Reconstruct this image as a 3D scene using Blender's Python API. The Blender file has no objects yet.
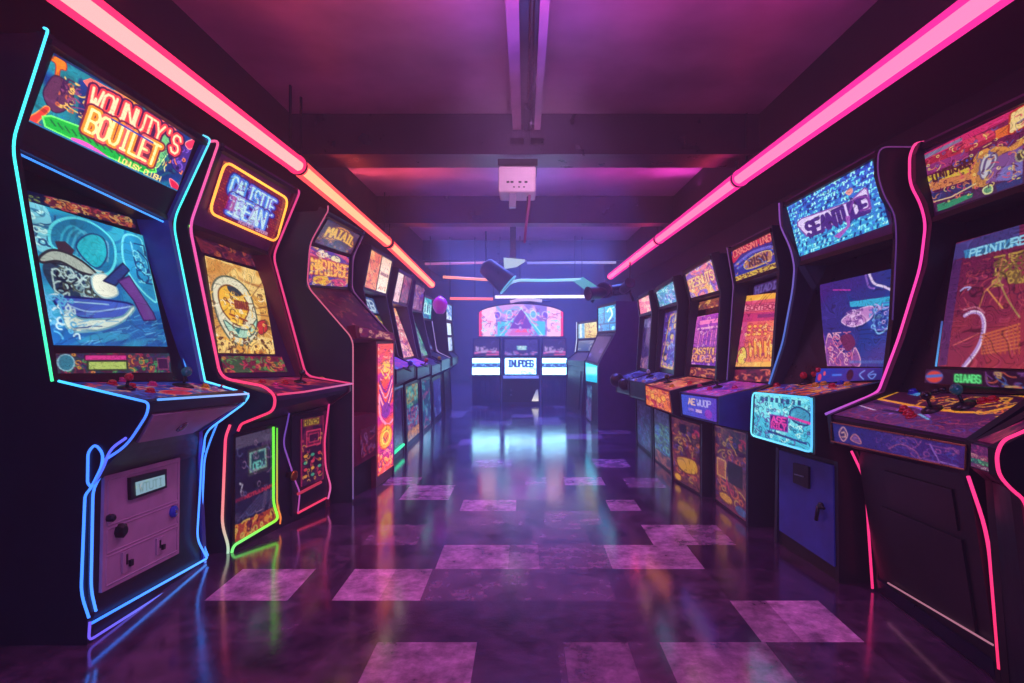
import bpy, bmesh, math, random
import numpy as np
from mathutils import Vector, Matrix

random.seed(7)
SC = bpy.context.scene
COL = SC.collection

# ------------------------------------------------------------------ camera
F_PX, VPX, VPY, EYE = 586.0, 525.0, 338.0, 0.95      # focal length in pixels, vanishing point, eye height

def W(px, py, d):
    """Point at depth d metres down the aisle that stands at photo position (px, py)."""
    return Vector(((px - VPX) * d / F_PX, d, EYE - (py - VPY) * d / F_PX))

def proj(p):
    return np.array((VPX + p[0] * F_PX / p[1], VPY - (p[2] - EYE) * F_PX / p[1]))

cam = bpy.data.cameras.new('camera')
cam.sensor_width = 36.0
cam.lens = 36.0 * F_PX / 1024.0
cam.shift_x = -(VPX - 512.0) / 1024.0
cam.shift_y = (VPY - 341.5) / 1024.0
cam.clip_start = 0.02
camo = bpy.data.objects.new('camera', cam)
COL.objects.link(camo)
camo.location = (0, 0, EYE)
camo.rotation_euler = (math.pi / 2, 0, 0)
SC.camera = camo
SC.view_settings.view_transform = 'Standard'
SC.view_settings.look = 'None'

# ------------------------------------------------------------------ materials
MATS = {}

def lin(c):
    c = np.asarray(c, dtype=float)
    return np.where(c <= 0.04045, c / 12.92, ((c + 0.055) / 1.055) ** 2.4)

def nt(name):
    m = bpy.data.materials.new(name)
    m.use_nodes = True
    t = m.node_tree
    t.nodes.clear()
    out = t.nodes.new('ShaderNodeOutputMaterial')
    return m, t, out

def paint(name, rgb, rough=0.4, metal=0.0, spec=0.5, var=0.25, scale=14.0, coat=0.0, bump=0.0):
    """Painted / moulded surface: base colour broken up by noise, roughness too."""
    if name in MATS:
        return MATS[name]
    m, t, out = nt(name)
    b = t.nodes.new('ShaderNodeBsdfPrincipled')
    tc = t.nodes.new('ShaderNodeTexCoord')
    n = t.nodes.new('ShaderNodeTexNoise')
    n.inputs['Scale'].default_value = scale
    n.inputs['Detail'].default_value = 5.0
    t.links.new(tc.outputs['Object'], n.inputs['Vector'])
    r = t.nodes.new('ShaderNodeValToRGB')
    c = lin(rgb)
    r.color_ramp.elements[0].position = 0.3
    r.color_ramp.elements[1].position = 0.7
    r.color_ramp.elements[0].color = (*(c * (1 - var)), 1)
    r.color_ramp.elements[1].color = (*np.minimum(c * (1 + var), 1), 1)
    t.links.new(n.outputs['Fac'], r.inputs['Fac'])
    t.links.new(r.outputs['Color'], b.inputs['Base Color'])
    mr = t.nodes.new('ShaderNodeMapRange')
    mr.inputs['To Min'].default_value = max(0.02, rough - 0.08)
    mr.inputs['To Max'].default_value = rough + 0.08
    t.links.new(n.outputs['Fac'], mr.inputs['Value'])
    t.links.new(mr.outputs['Result'], b.inputs['Roughness'])
    b.inputs['Metallic'].default_value = metal
    b.inputs['Specular IOR Level'].default_value = spec
    b.inputs['Coat Weight'].default_value = coat
    if bump:
        bp = t.nodes.new('ShaderNodeBump')
        bp.inputs['Strength'].default_value = bump
        bp.inputs['Distance'].default_value = 0.01
        t.links.new(n.outputs['Fac'], bp.inputs['Height'])
        t.links.new(bp.outputs['Normal'], b.inputs['Normal'])
    t.links.new(b.outputs['BSDF'], out.inputs['Surface'])
    MATS[name] = m
    return m

def glow(name, rgb_linear, strength=1.0):
    """Light-emitting tube or lamp face."""
    if name in MATS:
        return MATS[name]
    m, t, out = nt(name)
    e = t.nodes.new('ShaderNodeEmission')
    e.inputs['Color'].default_value = (*rgb_linear, 1)
    e.inputs['Strength'].default_value = strength
    t.links.new(e.outputs['Emission'], out.inputs['Surface'])
    MATS[name] = m
    return m

def art_mat(strength, gloss=True):
    """Back-lit printed art or a picture tube: colour from the mesh's own 'art' attribute, glass-like face."""
    key = 'backlit_art_%.2f_%d' % (strength, gloss)
    if key in MATS:
        return MATS[key]
    m, t, out = nt(key)
    a = t.nodes.new('ShaderNodeVertexColor')
    a.layer_name = 'art'
    b = t.nodes.new('ShaderNodeBsdfPrincipled')
    b.inputs['Base Color'].default_value = (0.01, 0.01, 0.012, 1)
    b.inputs['Roughness'].default_value = 0.18 if gloss else 0.5
    b.inputs['Specular IOR Level'].default_value = 0.4 if gloss else 0.2
    t.links.new(a.outputs['Color'], b.inputs['Emission Color'])
    b.inputs['Emission Strength'].default_value = strength
    t.links.new(b.outputs['BSDF'], out.inputs['Surface'])
    MATS[key] = m
    return m

def print_mat(glowing=0.15):
    """Printed art on a panel: mostly reflective, faintly back-lit."""
    key = 'printed_art_%.2f' % glowing
    if key in MATS:
        return MATS[key]
    m, t, out = nt(key)
    a = t.nodes.new('ShaderNodeVertexColor')
    a.layer_name = 'art'
    b = t.nodes.new('ShaderNodeBsdfPrincipled')
    t.links.new(a.outputs['Color'], b.inputs['Base Color'])
    b.inputs['Roughness'].default_value = 0.3
    t.links.new(a.outputs['Color'], b.inputs['Emission Color'])
    b.inputs['Emission Strength'].default_value = glowing
    t.links.new(b.outputs['BSDF'], out.inputs['Surface'])
    MATS[key] = m
    return m

# ------------------------------------------------------------------ objects
def thing(name, label, cat, loc=(0, 0, 0), group=None):
    o = bpy.data.objects.new(name, None)
    COL.objects.link(o)
    o.location = loc
    o.empty_display_size = 0.1
    o['label'] = label
    o['category'] = cat
    if group:
        o['group'] = group
    return o

def wloc(o):
    v = Vector((0, 0, 0))
    while o:
        v += o.location
        o = o.parent
    return v

def link_mesh(name, verts, faces, mat, parent=None, smooth=False, label=None, attr=None):
    """Mesh given in room coordinates, linked as ONE object under its parent."""
    me = bpy.data.meshes.new(name)
    off = wloc(parent) if parent is not None else Vector((0, 0, 0))
    me.from_pydata([tuple(v) for v in verts], [], faces)
    mats = mat if isinstance(mat, (list, tuple)) else [mat]
    for m in mats:
        me.materials.append(m)
    if smooth:
        me.polygons.foreach_set('use_smooth', [True] * len(me.polygons))
    if attr is not None:
        ca = me.color_attributes.new('art', 'FLOAT_COLOR', 'POINT')
        ca.data.foreach_set('color', np.asarray(attr, dtype=np.float32).ravel())
    me.update()
    o = bpy.data.objects.new(name, me)
    COL.objects.link(o)
    if parent is not None:
        o.parent = parent
        o.location = -off
    if label:
        o['label'] = label
    return o

def tag(o, label=None, cat=None, group=None, kind=None):
    if label: o['label'] = label
    if cat: o['category'] = cat
    if group: o['group'] = group
    if kind: o['kind'] = kind
    return o

class MB:
    """Collects shapes of ONE part."""
    def __init__(self):
        self.v, self.f, self.mi = [], [], []
    def add(self, vs, fs, mi=0):
        n = len(self.v)
        self.v += [Vector(v) for v in vs]
        self.f += [tuple(i + n for i in f) for f in fs]
        self.mi += [mi] * len(fs)
        return self
    def box(self, lo, hi, mi=0):
        (x0, y0, z0), (x1, y1, z1) = lo, hi
        vs = [(x0, y0, z0), (x1, y0, z0), (x1, y1, z0), (x0, y1, z0), (x0, y0, z1), (x1, y0, z1), (x1, y1, z1), (x0, y1, z1)]
        return self.add(vs, [(0, 3, 2, 1), (4, 5, 6, 7), (0, 1, 5, 4), (1, 2, 6, 5), (2, 3, 7, 6), (3, 0, 4, 7)], mi)
    def rev(self, base, axis, prof, seg=20, mi=0):
        """Turned shape: prof = [(radius, height)] along axis from base."""
        ax = Vector(axis).normalized()
        a = ax.orthogonal().normalized()
        b = ax.cross(a)
        vs, fs = [], []
        for (r, h) in prof:
            for k in range(seg):
                t = 2 * math.pi * k / seg
                vs.append(Vector(base) + ax * h + (a * math.cos(t) + b * math.sin(t)) * max(r, 1e-5))
        for i in range(len(prof) - 1):
            for k in range(seg):
                k2 = (k + 1) % seg
                fs.append((i * seg + k, i * seg + k2, (i + 1) * seg + k2, (i + 1) * seg + k))
        fs.append(tuple(range(seg))[::-1])
        fs.append(tuple(range((len(prof) - 1) * seg, len(prof) * seg)))
        return self.add(vs, fs, mi)
    def sweep(self, pts, r, seg=8, mi=0, closed=False):
        vs, fs = sweep_geo(pts, r, seg, closed)
        return self.add(vs, fs, mi)
    def build(self, name, mat, parent=None, smooth=False, label=None, bevel=0.0):
        o = link_mesh(name, self.v, self.f, mat, parent, smooth, label)
        o.data.polygons.foreach_set('material_index', self.mi)
        if bevel:
            m = o.modifiers.new('soft_edges', 'BEVEL')
            m.width = bevel; m.segments = 2; m.limit_method = 'ANGLE'
        return o

def sweep_geo(pts, r, seg=8, closed=False):
    pts = [Vector(p) for p in pts]
    clean = [pts[0]]
    for p in pts[1:]:
        if (p - clean[-1]).length > 1e-5:
            clean.append(p)
    pts = clean
    n = len(pts)
    tans = []
    for i in range(n):
        a = pts[(i - 1) % n] if (closed or i > 0) else pts[i]
        b = pts[(i + 1) % n] if (closed or i < n - 1) else pts[i]
        tans.append((b - a).normalized())
    nrm = tans[0].orthogonal().normalized()
    vs, fs = [], []
    for i in range(n):
        t = tans[i]
        nrm = (nrm - t * nrm.dot(t)).normalized()
        bi = t.cross(nrm)
        for k in range(seg):
            th = 2 * math.pi * k / seg
            vs.append(pts[i] + (nrm * math.cos(th) + bi * math.sin(th)) * r)
    for i in range(n if closed else n - 1):
        j = (i + 1) % n
        for k in range(seg):
            k2 = (k + 1) % seg
            fs.append((i * seg + k, i * seg + k2, j * seg + k2, j * seg + k))
    if not closed:
        fs.append(tuple(range(seg))[::-1])
        fs.append(tuple(range((n - 1) * seg, n * seg)))
    return vs, fs

def rounded(pts, rad=0.02, n=5):
    """Round the corners of a 3-D polyline."""
    pts = [Vector(p) for p in pts]
    out = [pts[0]]
    for i in range(1, len(pts) - 1):
        a, b, c = pts[i - 1], pts[i], pts[i + 1]
        d1, d2 = (a - b), (c - b)
        k = min(rad, d1.length * 0.45, d2.length * 0.45)
        p0, p2 = b + d1.normalized() * k, b + d2.normalized() * k
        for j in range(n + 1):
            t = j / n
            out.append(p0 * (1 - t) ** 2 + b * 2 * t * (1 - t) + p2 * t * t)
    out.append(pts[-1])
    return out

def neon(name, pts, r, colors, strength, parent, rad=0.02, label=None):
    """Neon tube along a path, colour running along it; colors linear rgb."""
    pts = rounded(pts, rad)
    vs, fs = sweep_geo(pts, r, 8)
    n = len(vs) // 8
    L = [0.0]
    clean = [pts[0]]
    for p in pts[1:]:
        if (p - clean[-1]).length > 1e-5:
            clean.append(p); L.append(L[-1] + (clean[-1] - clean[-2]).length)
    cols = np.zeros((len(vs), 4)); cols[:, 3] = 1
    cs = np.array(colors, dtype=float)
    for i in range(n):
        t = L[i] / max(L[-1], 1e-6) * (len(cs) - 1)
        k = min(int(t), len(cs) - 2) if len(cs) > 1 else 0
        c = cs[k] * (1 - (t - k)) + cs[k + 1] * (t - k) if len(cs) > 1 else cs[0]
        cols[i * 8:(i + 1) * 8, :3] = c
    return link_mesh(name, vs, fs, art_mat(strength, False), parent, True, label, cols)

# ------------------------------------------------------------------ patches (four-cornered panels)
class Patch:
    """Panel between four room points: top-left, top-right, bottom-right, bottom-left as the aisle sees them."""
    def __init__(self, tl, tr, br, bl, shift=0.0):
        self.c = [Vector(p) for p in (tl, tr, br, bl)]
        self.s = shift
    def n(self, u=0.5, v=0.5):
        tl, tr, br, bl = self.c
        du = (tr - tl) * (1 - v) + (br - bl) * v
        dv = (bl - tl) * (1 - u) + (br - tr) * u
        return dv.cross(du).normalized()
    def p(self, u, v, off=0.0):
        tl, tr, br, bl = self.c
        q = (tl * (1 - u) + tr * u) * (1 - v) + (bl * (1 - u) + br * u) * v
        return q + self.n(u, v) * (off + self.s)
    def inv(self, px, py, off=0.0):
        uv = np.array((0.5, 0.5)); tgt = np.array((px, py))
        for _ in range(30):
            e = proj(self.p(uv[0], uv[1], off)) - tgt
            if abs(e).max() < 1e-3: break
            h = 1e-4
            J = np.stack(((proj(self.p(uv[0] + h, uv[1], off)) - tgt - e) / h, (proj(self.p(uv[0], uv[1] + h, off)) - tgt - e) / h), 1)
            try:
                uv = uv - np.clip(np.linalg.solve(J, e), -0.4, 0.4)
            except Exception:
                break
        return tuple(np.clip(uv, -0.25, 1.25))
    def at(self, px, py, off=0.0):
        u, v = self.inv(px, py, off)
        return self.p(u, v, off)
    def quad(self, pxs, off=0.0):
        return [self.inv(x, y, off) for x, y in pxs]

FULL = [(0, 0), (1, 0), (1, 1), (0, 1)]

def inset(m, n=None):
    n = m if n is None else n
    return [(m, n), (1 - m, n), (1 - m, 1 - n), (m, 1 - n)]

def quv(q, u, v):
    a, b, c, d = [np.array(t) for t in q]
    r = (a * (1 - u) + b * u) * (1 - v) + (d * (1 - u) + c * u) * v
    return float(r[0]), float(r[1])

def slab(name, pa, mat, parent, q=FULL, front=0.0, back=-0.03, n=4, label=None):
    """Board lying on a patch: closed, n x n over its face."""
    vs, fs = [], []
    for off in (front, back):
        for j in range(n + 1):
            for i in range(n + 1):
                u, v = quv(q, i / n, j / n)
                vs.append(pa.p(u, v, off))
    m = (n + 1) ** 2
    def ix(i, j, k): return k * m + j * (n + 1) + i
    for j in range(n):
        for i in range(n):
            fs.append((ix(i, j, 0), ix(i, j + 1, 0), ix(i + 1, j + 1, 0), ix(i + 1, j, 0)))
            fs.append((ix(i, j, 1), ix(i + 1, j, 1), ix(i + 1, j + 1, 1), ix(i, j + 1, 1)))
    for i in range(n):
        fs.append((ix(i, 0, 0), ix(i + 1, 0, 0), ix(i + 1, 0, 1), ix(i, 0, 1)))
        fs.append((ix(i, n, 0), ix(i, n, 1), ix(i + 1, n, 1), ix(i + 1, n, 0)))
        fs.append((ix(0, i, 0), ix(0, i, 1), ix(0, i + 1, 1), ix(0, i + 1, 0)))
        fs.append((ix(n, i, 0), ix(n, i + 1, 0), ix(n, i + 1, 1), ix(n, i, 1)))
    return link_mesh(name, vs, fs, mat, parent, False, label)

def ring(name, pa, mat, parent, q, width, off=0.0, r=0.008, label=None):
    pts = []
    for k in range(4):
        a, b = q[k], q[(k + 1) % 4]
        for i in range(6):
            t = i / 6
            pts.append(pa.p(a[0] * (1 - t) + b[0] * t, a[1] * (1 - t) + b[1] * t, off))
    vs, fs = sweep_geo(pts, width, 6, True)
    return link_mesh(name, vs, fs, mat, parent, False, label)

ETCH = [100]
def art(name, pa, q, cv, parent, mat, off=0.004, label=None, etch=0.4):
    """Picture surface: a fine mesh over a quad of the patch, painted from a canvas; thin closed edge behind it."""
    H, Wd = cv.a.shape[:2]
    if etch and H >= 26:
        ETCH[0] += 1
        cv.etch(ETCH[0], 8.0 if H > 90 else 5.0, etch, 26.0)
    us = np.linspace(0, 1, Wd); vs_ = np.linspace(0, 1, H)
    U, V = np.meshgrid(us, vs_)
    Q = [np.array(t) for t in q]
    UV = (Q[0] * (1 - U)[..., None] + Q[1] * U[..., None]) * (1 - V)[..., None] + (Q[3] * (1 - U)[..., None] + Q[2] * U[..., None]) * V[..., None]
    C = [np.array(c) for c in pa.c]
    u, v = UV[..., 0:1], UV[..., 1:2]
    P = (C[0] * (1 - u) + C[1] * u) * (1 - v) + (C[3] * (1 - u) + C[2] * u) * v
    du = (C[1] - C[0]) * (1 - v) + (C[2] - C[3]) * v
    dv = (C[3] - C[0]) * (1 - u) + (C[2] - C[1]) * u
    N = np.cross(dv, du); N /= np.linalg.norm(N, axis=-1, keepdims=True)
    P = (P + N * (off + pa.s)).reshape(-1, 3)
    idx = np.arange(H * Wd).reshape(H, Wd)
    f = np.stack((idx[:-1, :-1], idx[1:, :-1], idx[1:, 1:], idx[:-1, 1:]), -1).reshape(-1, 4)
    me = bpy.data.meshes.new(name)
    me.vertices.add(len(P)); me.vertices.foreach_set('co', P.ravel())
    me.loops.add(f.size); me.loops.foreach_set('vertex_index', f.ravel())
    me.polygons.add(len(f))
    me.polygons.foreach_set('loop_start', np.arange(0, f.size, 4))
    me.polygons.foreach_set('loop_total', np.full(len(f), 4))
    me.update(calc_edges=True); me.validate()
    me.materials.append(mat)
    cols = np.ones((H * Wd, 4), dtype=np.float32)
    cols[:, :3] = lin(np.clip(cv.a, 0, 1)).reshape(-1, 3)
    ca = me.color_attributes.new('art', 'FLOAT_COLOR', 'POINT')
    ca.data.foreach_set('color', cols.ravel())
    o = bpy.data.objects.new(name, me)
    COL.objects.link(o)
    o.parent = parent
    o.location = -wloc(parent)
    if label: o['label'] = label
    return o

# ------------------------------------------------------------------ painting canvases
STROKES = {
 'A': ['06 20 46', '14 34'], 'B': ['00 06 36 45 44 33 03', '00 30 41 42 33'], 'C': ['41 30 10 01 05 16 36 45'],
 'D': ['00 06 26 44 42 20 00'], 'E': ['40 00 06 46', '03 33'], 'F': ['40 00 06', '03 33'], 'G': ['41 30 10 01 05 16 36 45 43 23'],
 'H': ['00 06', '40 46', '03 43'], 'I': ['20 26', '10 30', '16 36'], 'J': ['40 45 36 16 05'], 'K': ['00 06', '40 03 46'],
 'L': ['00 06 46'], 'M': ['06 00 23 40 46'], 'N': ['06 00 46 40'], 'O': ['10 30 41 45 36 16 05 01 10'],
 'P': ['06 00 30 41 42 33 03'], 'R': ['06 00 30 41 42 33 03', '23 46'], 'S': ['41 30 10 01 02 13 33 44 45 36 16 05'],
 'T': ['00 40', '20 26'], 'U': ['00 05 16 36 45 40'], 'V': ['00 26 40'], 'W': ['00 16 23 36 40'], 'X': ['00 46', '40 06'],
 'Y': ['00 23 40', '23 26'], 'Z': ['00 40 06 46'], "'": ['20 21'], ' ': [], '0': ['10 30 41 45 36 16 05 01 10'], '1': ['11 20 26'],
 '6': ['40 10 01 05 16 36 45 44 33 03'], '2': ['01 10 30 41 42 06 46'], '5': ['40 00 03 33 44 45 36 06'],
}

class CV:
    def __init__(self, w, h, c=(0, 0, 0)):
        self.w, self.h = w, h
        self.a = np.zeros((h, w, 3)); self.a[:] = c
        self.Y, self.X = np.mgrid[0:h, 0:w].astype(float)
    def _mix(self, m, c, sl=None):
        c = np.asarray(c, dtype=float)
        if sl is None:
            self.a = self.a * (1 - m[..., None]) + c * m[..., None]
        else:
            self.a[sl] = self.a[sl] * (1 - m[..., None]) + c * m[..., None]
        return self
    def grad(self, c0, c1, ang=90):
        t = math.radians(ang)
        g = (self.X / self.w) * math.cos(t) + (self.Y / self.h) * math.sin(t)
        g = (g - g.min()) / (g.max() - g.min())
        self.a = np.asarray(c0) * (1 - g[..., None]) + np.asarray(c1) * g[..., None]
        return self
    def field(self, scale, seed, octs=3, warp=0.0):
        rs = np.random.RandomState(seed)
        x, y = self.X / self.h * scale, self.Y / self.h * scale
        if warp:
            x = x + warp * (self._vn(x * .8, y * .8, rs) - .5) * 2
            y = y + warp * (self._vn(x * .8 + 7, y * .8 + 3, rs) - .5) * 2
        s, amp, tot = 0, 1.0, 0
        for k in range(octs):
            s = s + amp * self._vn(x * 2 ** k + 5 * k, y * 2 ** k + 9 * k, rs); tot += amp; amp *= .5
        return s / tot
    def _vn(self, x, y, rs):
        T = rs.rand(64, 64)
        xi, yi = np.floor(x).astype(int), np.floor(y).astype(int)
        fx, fy = x - xi, y - yi
        fx, fy = fx * fx * (3 - 2 * fx), fy * fy * (3 - 2 * fy)
        g = lambda i, j: T[(yi + j) % 64, (xi + i) % 64]
        return (g(0, 0) * (1 - fx) + g(1, 0) * fx) * (1 - fy) + (g(0, 1) * (1 - fx) + g(1, 1) * fx) * fy
    def psy(self, pal, scale, seed, warp=1.5, bands=2.0, alpha=1.0):
        """Swirling bands through a palette."""
        f = (self.field(scale, seed, 3, warp) * bands * len(pal)) % len(pal)
        pal = np.array(pal, dtype=float)
        i = f.astype(int) % len(pal); t = (f - np.floor(f))[..., None]
        t = np.clip((t - .35) / .3, 0, 1)
        c = pal[i] * (1 - t) + pal[(i + 1) % len(pal)] * t
        self.a = self.a * (1 - alpha) + c * alpha
        return self
    def shade(self, scale, seed, lo=0.6, hi=1.2):
        f = self.field(scale, seed, 3)
        f = (f - f.min()) / (f.max() - f.min())
        self.a = self.a * (lo + (hi - lo) * f)[..., None]
        return self
    def _box(self, pts, m):
        xs = [p[0] for p in pts]; ys = [p[1] for p in pts]
        x0, x1 = max(0, int(min(xs) - m)), min(self.w, int(max(xs) + m + 2))
        y0, y1 = max(0, int(min(ys) - m)), min(self.h, int(max(ys) + m + 2))
        if x1 <= x0 or y1 <= y0: return None
        return (slice(y0, y1), slice(x0, x1))
    def line(self, pts, width, c, alpha=1.0, px=False, soft=0.7):
        """Stroke along points; points 0..1 of the canvas, width a share of its height."""
        if not px:
            pts = [(x * self.w, y * self.h) for x, y in pts]; width = width * self.h
        sl = self._box(pts, width + 2)
        if sl is None: return self
        X, Y = self.X[sl], self.Y[sl]
        d = np.full(X.shape, 1e9)
        for (ax, ay), (bx, by) in zip(pts[:-1], pts[1:]):
            vx, vy = bx - ax, by - ay
            L = vx * vx + vy * vy + 1e-9
            t = np.clip(((X - ax) * vx + (Y - ay) * vy) / L, 0, 1)
            d = np.minimum(d, np.hypot(X - ax - t * vx, Y - ay - t * vy))
        m = np.clip((width / 2 - d) / (2 * soft) + .5, 0, 1) * alpha
        return self._mix(m, c, sl)
    def poly(self, pts, c, alpha=1.0, edge=None, ew=0.012):
        P = [(x * self.w, y * self.h) for x, y in pts]
        sl = self._box(P, 2)
        if sl is None: return self
        m = np.zeros(self.X[sl].shape)
        for ox, oy in ((.25, .25), (-.25, .25), (.25, -.25), (-.25, -.25)):
            X, Y = self.X[sl] + ox, self.Y[sl] + oy
            ins = np.zeros(X.shape, bool)
            for (ax, ay), (bx, by) in zip(P, P[1:] + P[:1]):
                cond = ((ay > Y) != (by > Y))
                ins ^= cond & (X < (bx - ax) * (Y - ay) / (by - ay + 1e-12) + ax)
            m += ins * .25
        self._mix(m * alpha, c, sl)
        if edge is not None:
            self.line(list(pts) + [pts[0]], ew, edge)
        return self
    def blob(self, pts, c, alpha=1.0, edge=None, ew=0.012):
        return self.poly(smooth(pts, True), c, alpha, edge, ew)
    def curve(self, pts, width, c, alpha=1.0):
        return self.line(smooth(pts, False), width, c, alpha)
    def ell(self, cx, cy, rx, ry, c, alpha=1.0, edge=None, ew=0.012, rot=0):
        r = math.radians(rot)
        pts = []
        for k in range(28):
            t = 2 * math.pi * k / 28
            x, y = rx * math.cos(t) * self.w, ry * math.sin(t) * self.h
            pts.append((cx + (x * math.cos(r) - y * math.sin(r)) / self.w, cy + (x * math.sin(r) + y * math.cos(r)) / self.h))
        return self.poly(pts, c, alpha, edge, ew)
    def rect(self, x0, y0, x1, y1, c, alpha=1.0, edge=None, ew=0.012):
        return self.poly([(x0, y0), (x1, y0), (x1, y1), (x0, y1)], c, alpha, edge, ew)
    def text(self, s, x0, y0, x1, y1, c, w=0.05, out=None, ow=None, rise=0.0, arc=0.0, c2=None, jit=0.0, inn=None):
        """Capital letters drawn with strokes inside a box; rise slopes and arc bows the line."""
        n = len(s); cw = (x1 - x0) / n
        rs = random.Random(len(s) * 7 + int(x0 * 100))
        todo = []
        for i, ch in enumerate(s):
            dy = rs.uniform(-jit, jit)
            for st in STROKES.get(ch, []):
                pts = []
                for tok in st.split():
                    gx, gy = int(tok[0]) / 4, int(tok[1]) / 6
                    x = x0 + cw * (i + .1 + .8 * gx)
                    tt = (x - x0) / (x1 - x0)
                    y = y0 + (y1 - y0) * gy + rise * tt - arc * 4 * tt * (1 - tt) + dy
                    pts.append((x, y))
                todo.append((pts, i))
        if out is not None:
            for pts, i in todo: self.line(pts, ow or w * 1.9, out)
        for pts, i in todo:
            self.line(pts, w, c if (c2 is None or i % 2 == 0) else c2)
        if inn is not None:
            for pts, i in todo: self.line(pts, w * .35, inn)
        return self
    def scrib(self, n, seed, cols, x0=0, y0=0, x1=1, y1=1, size=0.1, width=0.012, alpha=1.0):
        """Small curly line work filling a box."""
        rs = random.Random(seed)
        for _ in range(n):
            x, y = rs.uniform(x0, x1), rs.uniform(y0, y1)
            a = rs.uniform(0, 6.28); k = rs.uniform(-1.6, 1.6)
            pts = [(x, y)]
            for s in range(5):
                x += math.cos(a) * size / 4 * self.h / self.w; y += math.sin(a) * size / 4; a += k
                pts.append((min(max(x, x0), x1), min(max(y, y0), y1)))
            self.line(smooth(pts, False, 3), width, rs.choice(cols), alpha)
        return self
    def dots(self, n, seed, cols, r=0.02, x0=0, y0=0, x1=1, y1=1, alpha=1.0):
        rs = random.Random(seed)
        for _ in range(n):
            rr = r * rs.uniform(.5, 1.4)
            self.ell(rs.uniform(x0, x1), rs.uniform(y0, y1), rr * self.h / self.w, rr, rs.choice(cols), alpha)
        return self
    def etch(self, seed, scale=7.0, amt=0.35, k=30.0):
        """Fine engraved contour lines, dark and light, all over the picture."""
        f = self.field(scale, seed, 2, 1.4) * k
        d = np.clip(1 - np.abs(np.sin(f)) * 3.0, 0, 1) * amt
        l = np.clip(1 - np.abs(np.sin(f * .5 + 1.1)) * 5.0, 0, 1) * amt * .8
        self.a = self.a * (1 - d[..., None])
        self.a = self.a + (np.minimum(self.a * 1.5 + .12, 1) - self.a) * l[..., None]
        return self
    def dim(self, k):
        self.a *= k
        return self

def smooth(pts, closed, n=5):
    """Catmull-Rom through the points."""
    P = [np.array(p, dtype=float) for p in pts]
    N = len(P); out = []
    rng = range(N) if closed else range(N - 1)
    for i in rng:
        g = (lambda k: P[k % N]) if closed else (lambda k: P[min(max(k, 0), N - 1)])
        p0, p1, p2, p3 = g(i - 1), g(i), g(i + 1), g(i + 2)
        for j in range(n):
            t = j / n
            out.append(tuple(.5 * (2 * p1 + (p2 - p0) * t + (2 * p0 - 5 * p1 + 4 * p2 - p3) * t * t + (3 * p1 - p0 - 3 * p2 + p3) * t ** 3)))
    if not closed: out.append(tuple(P[-1]))
    return out
# ------------------------------------------------------------------ what is printed or shown on the cabinets
def C(r, g, b):
    return (r / 255.0, g / 255.0, b / 255.0)

class Trace:
    """Places on a panel read as positions in a close look at it (origin and scale), given back as canvas positions."""
    def __init__(self, pa, q, ox, oy, sc):
        self.pa, self.q, self.o, self.sc = pa, q, (ox, oy), sc
    def __call__(self, pts):
        out = []
        for x, y in pts:
            u, v = self.pa.inv(self.o[0] + x / self.sc, self.o[1] + y / self.sc)
            a = np.array((.5, .5))
            for _ in range(20):
                e = np.array(quv(self.q, *a)) - (u, v)
                if abs(e).max() < 1e-4: break
                h = 1e-3
                J = np.stack(((np.array(quv(self.q, a[0] + h, a[1])) - (u, v) - e) / h, (np.array(quv(self.q, a[0], a[1] + h)) - (u, v) - e) / h), 1)
                a = a - np.linalg.solve(J, e)
            out.append(tuple(np.clip(a, -.3, 1.3)))
        return out

ORANGE, CREAM, RED, GOLD = C(255, 140, 40), C(255, 235, 200), C(230, 40, 60), C(250, 190, 50)
CYAN, BLUE, NAVY, PINK = C(70, 215, 240), C(40, 90, 200), C(14, 18, 60), C(250, 90, 170)
PURPLE, MAG, LIME, TEAL = C(120, 50, 170), C(220, 50, 170), C(90, 230, 80), C(30, 160, 160)

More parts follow.
